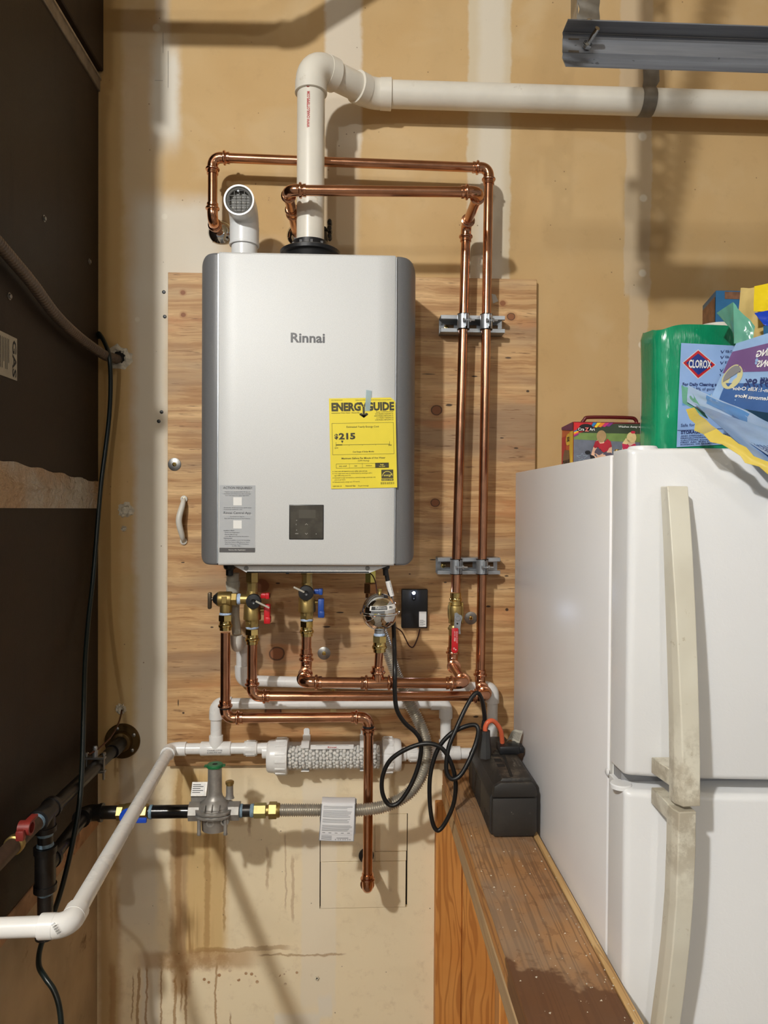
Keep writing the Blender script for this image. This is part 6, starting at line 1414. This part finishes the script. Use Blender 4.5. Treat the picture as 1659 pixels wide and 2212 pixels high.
obj('white_lettering', g, whiteink, TW, recalc=False, ang=0)
g = MB(); g.text('KILLS', mir(.98, .55), 0, 0, .12, .3, .03); g.text('OF VIRUSES', mir(.92, .63), 0, 0, .05, .4, .01); g.text('99.9%', mir(.66, .70), 0, 0, .10, .34, .02); obj('navy_lettering', g, navy, TW, recalc=False, ang=0)
# lower flap hanging over the freezer door, with ragged yellow edge
_, fdrape = sheet('drape_panel', [(1487, 832, -.66), (1700, 930, -.72), (1700, 1010, -.875), (1484, 868, -.70)], fsky, 14, .003, seed=12)
sheet('lower_drape', [(1500, 872, -.72), (1700, 940, -.78), (1740, 1080, -.90), (1560, 925, -.83)], fblue, 12, .002, seed=15)
sheet('teal_edge', [(1472, 832, -.655), (1490, 840, -.665), (1530, 905, -.75), (1475, 870, -.69)], teal, 8, .0015, seed=13)
yp = [(1482, 884), (1490, 905), (1502, 915), (1500, 930), (1520, 938), (1535, 955), (1560, 960), (1580, 972), (1600, 985), (1610, 1000), (1640, 1008), (1665, 1030), (1720, 1075)]
yi = [(1500, 880), (1512, 898), (1525, 906), (1536, 918), (1548, 926), (1562, 938), (1578, 944), (1595, 958), (1612, 966), (1628, 985), (1650, 994), (1680, 1004), (1740, 1050)]
m = MB(); n = len(yp); yy_ = [-.72-.16*(i/(n-1)) for i in range(n)]
yy_ = [max(-.905, -.72-.035*i) if i < 4 else -.868-.003*(i-4) for i in range(n)]
vv = [];
for i in range(n):
    p, q = A(*yp[i], yy_[i]), A(*yi[i], yy_[i]+.002); mdl = p.lerp(q, .5)-Y_*.004*(1 if i % 2 else .3)
    vv += [p, mdl, q]
m.add(vv, [(i*3+k_, i*3+k_+1, (i+1)*3+k_+1, (i+1)*3+k_) for i in range(n-1) for k_ in range(2)]); k_ = len(m.v); fs0 = list(m.f); m.v += [(p[0], p[1]+.0006, p[2]) for p in list(m.v)]; m.f += [tuple(i+k_ for i in f_) for f_ in fs0]
obj('ragged_yellow_edge', m, fyel, TW, recalc=False, ang=50)
fd = on(fdrape, 2); g = MB()
for i in range(9):
    v_ = .44+.05*i; g.add([fd(.45+.5*s_/10, v_+.02*math.sin(s_*1.1)) for s_ in range(11)]+[fd(.45+.5*s_/10, v_+.018+.02*math.sin(s_*1.1)) for s_ in range(11)], [(s_, s_+1, s_+12, s_+11) for s_ in range(10)])
g.text('PACKAGE', lambda x_, y_: fd(.86-x_, .95-y_*1.), 0, 0, .07, .25, .02)
obj('fine_lettering', g, fdeep, TW, recalc=False, ang=0)
patch('picture_print', film('mid_blue_film', (92, 150, 214)), fdrape, .2, .06, .62, .5, 1)
# ================================================================ garage door rail, upper right
YRl = -.60; web = .0205
def rz(py, px=1220): return A(px, py, YRl).z
xl4 = A(1215, 98, YRl).x; zc4 = A(1300, 100, YRl).z; hh4 = .0385
def rail_metal():
    t = T('galvanised_rail'); n = t.noise(1., 3, .6, t.vec(t.x*4, t.y*60, t.z*60)); c = t.mix(t.ss(.3, .7, n), lin((124, 126, 131)), lin((146, 148, 153))); c = t.mix(t.ss(.70, .72, t.noise(60, 2))*.6, c, lin((60, 58, 56)))
    return t.out(c, .4, .5)
rm = rail_metal()
RA = thing('garage_door_rail', 'long grey steel channel rail across the upper right corner', 'rail', (xl4, YRl, zc4-hh4))
th = .0018
prof = [(-.030, web+.001), (-.001, web), (.0, web-.001), (-.0030, web-.0075), (-.0005, web-.0100), (-.0005, -web+.0085), (-.0030, -web+.0055), (.0, -web), (-.020, -web-.026), (-.0185, -web-.0272), (.0018, -web-.0005), (-.0010, -web+.0060), (.0013, -web+.0090), (.0013, web-.0105), (-.0010, web-.0080), (.0018, web+.0012), (-.030, web+.0030)]
obj('channel', MB().prism(prof, (xl4, YRl, zc4), Y_, Z_, X_, 1.6), rm, RA)
for dz in (.012, -.012):
    obj('slot', MB().box((xl4+.010, YRl-.0012, zc4+dz-.0032), (xl4+.028, YRl-.0003, zc4+dz+.0032), .0002, 1), pm('slot_dark', (96, 84, 70), .6), RA)
bp_ = A(1266, 101, YRl-.001)
BO = obj('bolt', MB().hexa(bp_, V((.28, -1, .35)), .007, .0085).tube(bp_, bp_+V((.28, -1, .35)).normalized()*.034, .0042, 12), chrome, RA)
m = MB(); xa4, xb4 = A(1236, 20, YRl+.03).x, A(1296, 20, YRl+.03).x
PA = thing('perforated_angle', 'perforated steel angle hanging down behind the grey rail', 'angle bracket', (xa4, YRl+.03, zc4+.02))
za, zb = zc4+.01, TOP
m = MB(); hz_ = [zc4+.058+.05*i for i in range(12)]; hxc = (xa4+xb4)/2+.006; hr = .0085
# front flange built around its round holes
def holed(x0, x1, zlo, zhi, y0, y1, holes, r):
    mm = MB(); n_ = 16
    for z_ in holes:
        zl, zh = z_-.025, z_+.025; sq = []
        for i in range(n_):
            an = 2*PI*(i+.5)/n_; cs_, sn_ = math.cos(an), math.sin(an); kx = ((x1-hxc) if cs_ > 0 else (hxc-x0))/max(abs(cs_), 1e-6); kz = .025/max(abs(sn_), 1e-6); k_ = min(kx, kz); sq.append((hxc+cs_*k_, z_+sn_*k_))
        ci = [(hxc+math.cos(2*PI*(i+.5)/n_)*r, z_+math.sin(2*PI*(i+.5)/n_)*r) for i in range(n_)]
        vv = [(p[0], y0, p[1]) for p in sq+ci]+[(p[0], y1, p[1]) for p in sq+ci]
        ff = []
        for i in range(n_):
            j = (i+1) % n_; ff += [(i, j, n_+j, n_+i), (2*n_+i, 2*n_+j, 3*n_+j, 3*n_+i), (n_+i, n_+j, 3*n_+j, 3*n_+i)]
        mm.add(vv, ff)
    return mm
galv = pm('pale_galvanised', (176, 172, 164), .4, .8, .12, 30)
obj('front_flange', holed(xa4+.010, xb4, za, zb, YRl+.03, YRl+.032, [z_ for z_ in hz_ if z_ < TOP-.03], hr), galv, PA, recalc=False)
obj('side_flange', MB().box((xa4+.008, YRl+.03, za), (xa4+.0102, YRl+.065, zb)).box((xa4+.010, YRl+.03, za), (xb4, YRl+.032, hz_[0]-.025)), galv, PA)
sc0 = A(1214, 3, YRl+.04)
solo('bracket_tip', MB().box((sc0.x-.005, YRl+.02, sc0.z-.008), (sc0.x+.018, YRl+.024, sc0.z+.08), .003, 2).box((sc0.x-.026, YRl+.02, sc0.z), (sc0.x-.018, YRl+.024, sc0.z+.08), .001, 1).box((sc0.x-.026, YRl+.02, sc0.z+.06), (sc0.x+.05, YRl+.024, sc0.z+.085)), galv, 'bent steel bracket tip just entering the frame left of the perforated angle', 'bracket')
# ---------------------------------------------------------------- above the frame: furnace flue branch and door spring that shade the upper wall
LP = V((-.65, -2.9, 3.08))
def shade(px, py, y): w_ = A(px, py, 0); k_ = (y-LP.y)/(0-LP.y); return LP+(w_-LP)*k_
FL = thing('furnace_flue_branch', 'white flue pipe branch from the furnace above the frame', 'flue pipe', shade(330, 70, -.38))
run(FL, [V((XL-.02, -.38, shade(300, 72, -.38).z)), shade(640, 76, -.38), (lambda a_, b_: a_+(b_-a_)*((TOP-.002-a_.z)/(b_.z-a_.z)))(shade(640, 76, -.38), shade(860, -62, -.38))], .0270, pvc, pvc, [(0, .031), (.02, .031), (.02, .027)], .05, .0305)
s0, s1 = shade(1560, -60, -.82), shade(1395, 650, -.82); dS = (s1-s0); nS = 28
hel = []
uS, wS = fit2(dS)
for i in range(nS*12+1):
    a_ = 2*PI*i/12; hel.append(s0+dS*(i/(nS*12))+uS*(.022*math.cos(a_))+wS*(.022*math.sin(a_)))
SPg = thing('door_spring', 'coiled steel garage door spring hanging above the frame', 'spring', s1)
obj('coil', MB().sweep([(p, hel[min(i+1, len(hel)-1)]-hel[max(0, i-1)], .0055) for i, p in enumerate(hel)], 6), dullsteel, SPg)
obj('hook', MB().tube(s0, s0+(s0-s1).normalized()*max(.02, min(.3, (TOP-s0.z)/max(.05, (s0-s1).normalized().z)*.98)), .003, 8), dullsteel, SPg)

# ---------------------------------------------------------------- scrap of paper and plaster crumbs
sp_ = A(1067, 645, YP-.002)
solo('paper_scrap', MB().prism([(-.006, .012), (.004, .010), (.011, -.006), (-.002, -.012)], (sp_.x, YP-.0006, sp_.z), X_, Z_, -Y_, .0012), pm('grey_paper', (190, 184, 172), .6), 'small pale paper scrap tucked behind the rightmost tall copper pipe', 'paper')
rc = random.Random(21); m = MB()
for i in range(110):
    y_ = -.10-rc.random()**.8*.85; x_ = rc.uniform(.695, .823); s_ = rc.uniform(.0006, .0019)
    if UY0-.004 < y_ < UY1 and x_ > UX0-.004: continue
    if rc.random() < .35: x_ = rc.uniform(.815, .836)
    p = V((x_, y_, .9302 if x_ < .826 else .9317)); a_ = rc.uniform(0, 6.3)
    m.add([p+V((math.cos(a_)*s_, math.sin(a_)*s_, 0)), p+V((math.cos(a_+2.1)*s_*1.6, math.sin(a_+2.1)*s_*1.6, 0)), p+V((math.cos(a_+4.2)*s_, math.sin(a_+4.2)*s_, 0)), p+Z_*s_*.9], [(0, 1, 2), (0, 1, 3), (1, 2, 3), (2, 0, 3)])
cr = obj('plaster_crumbs', m, chalkw, hw, kind='stuff')
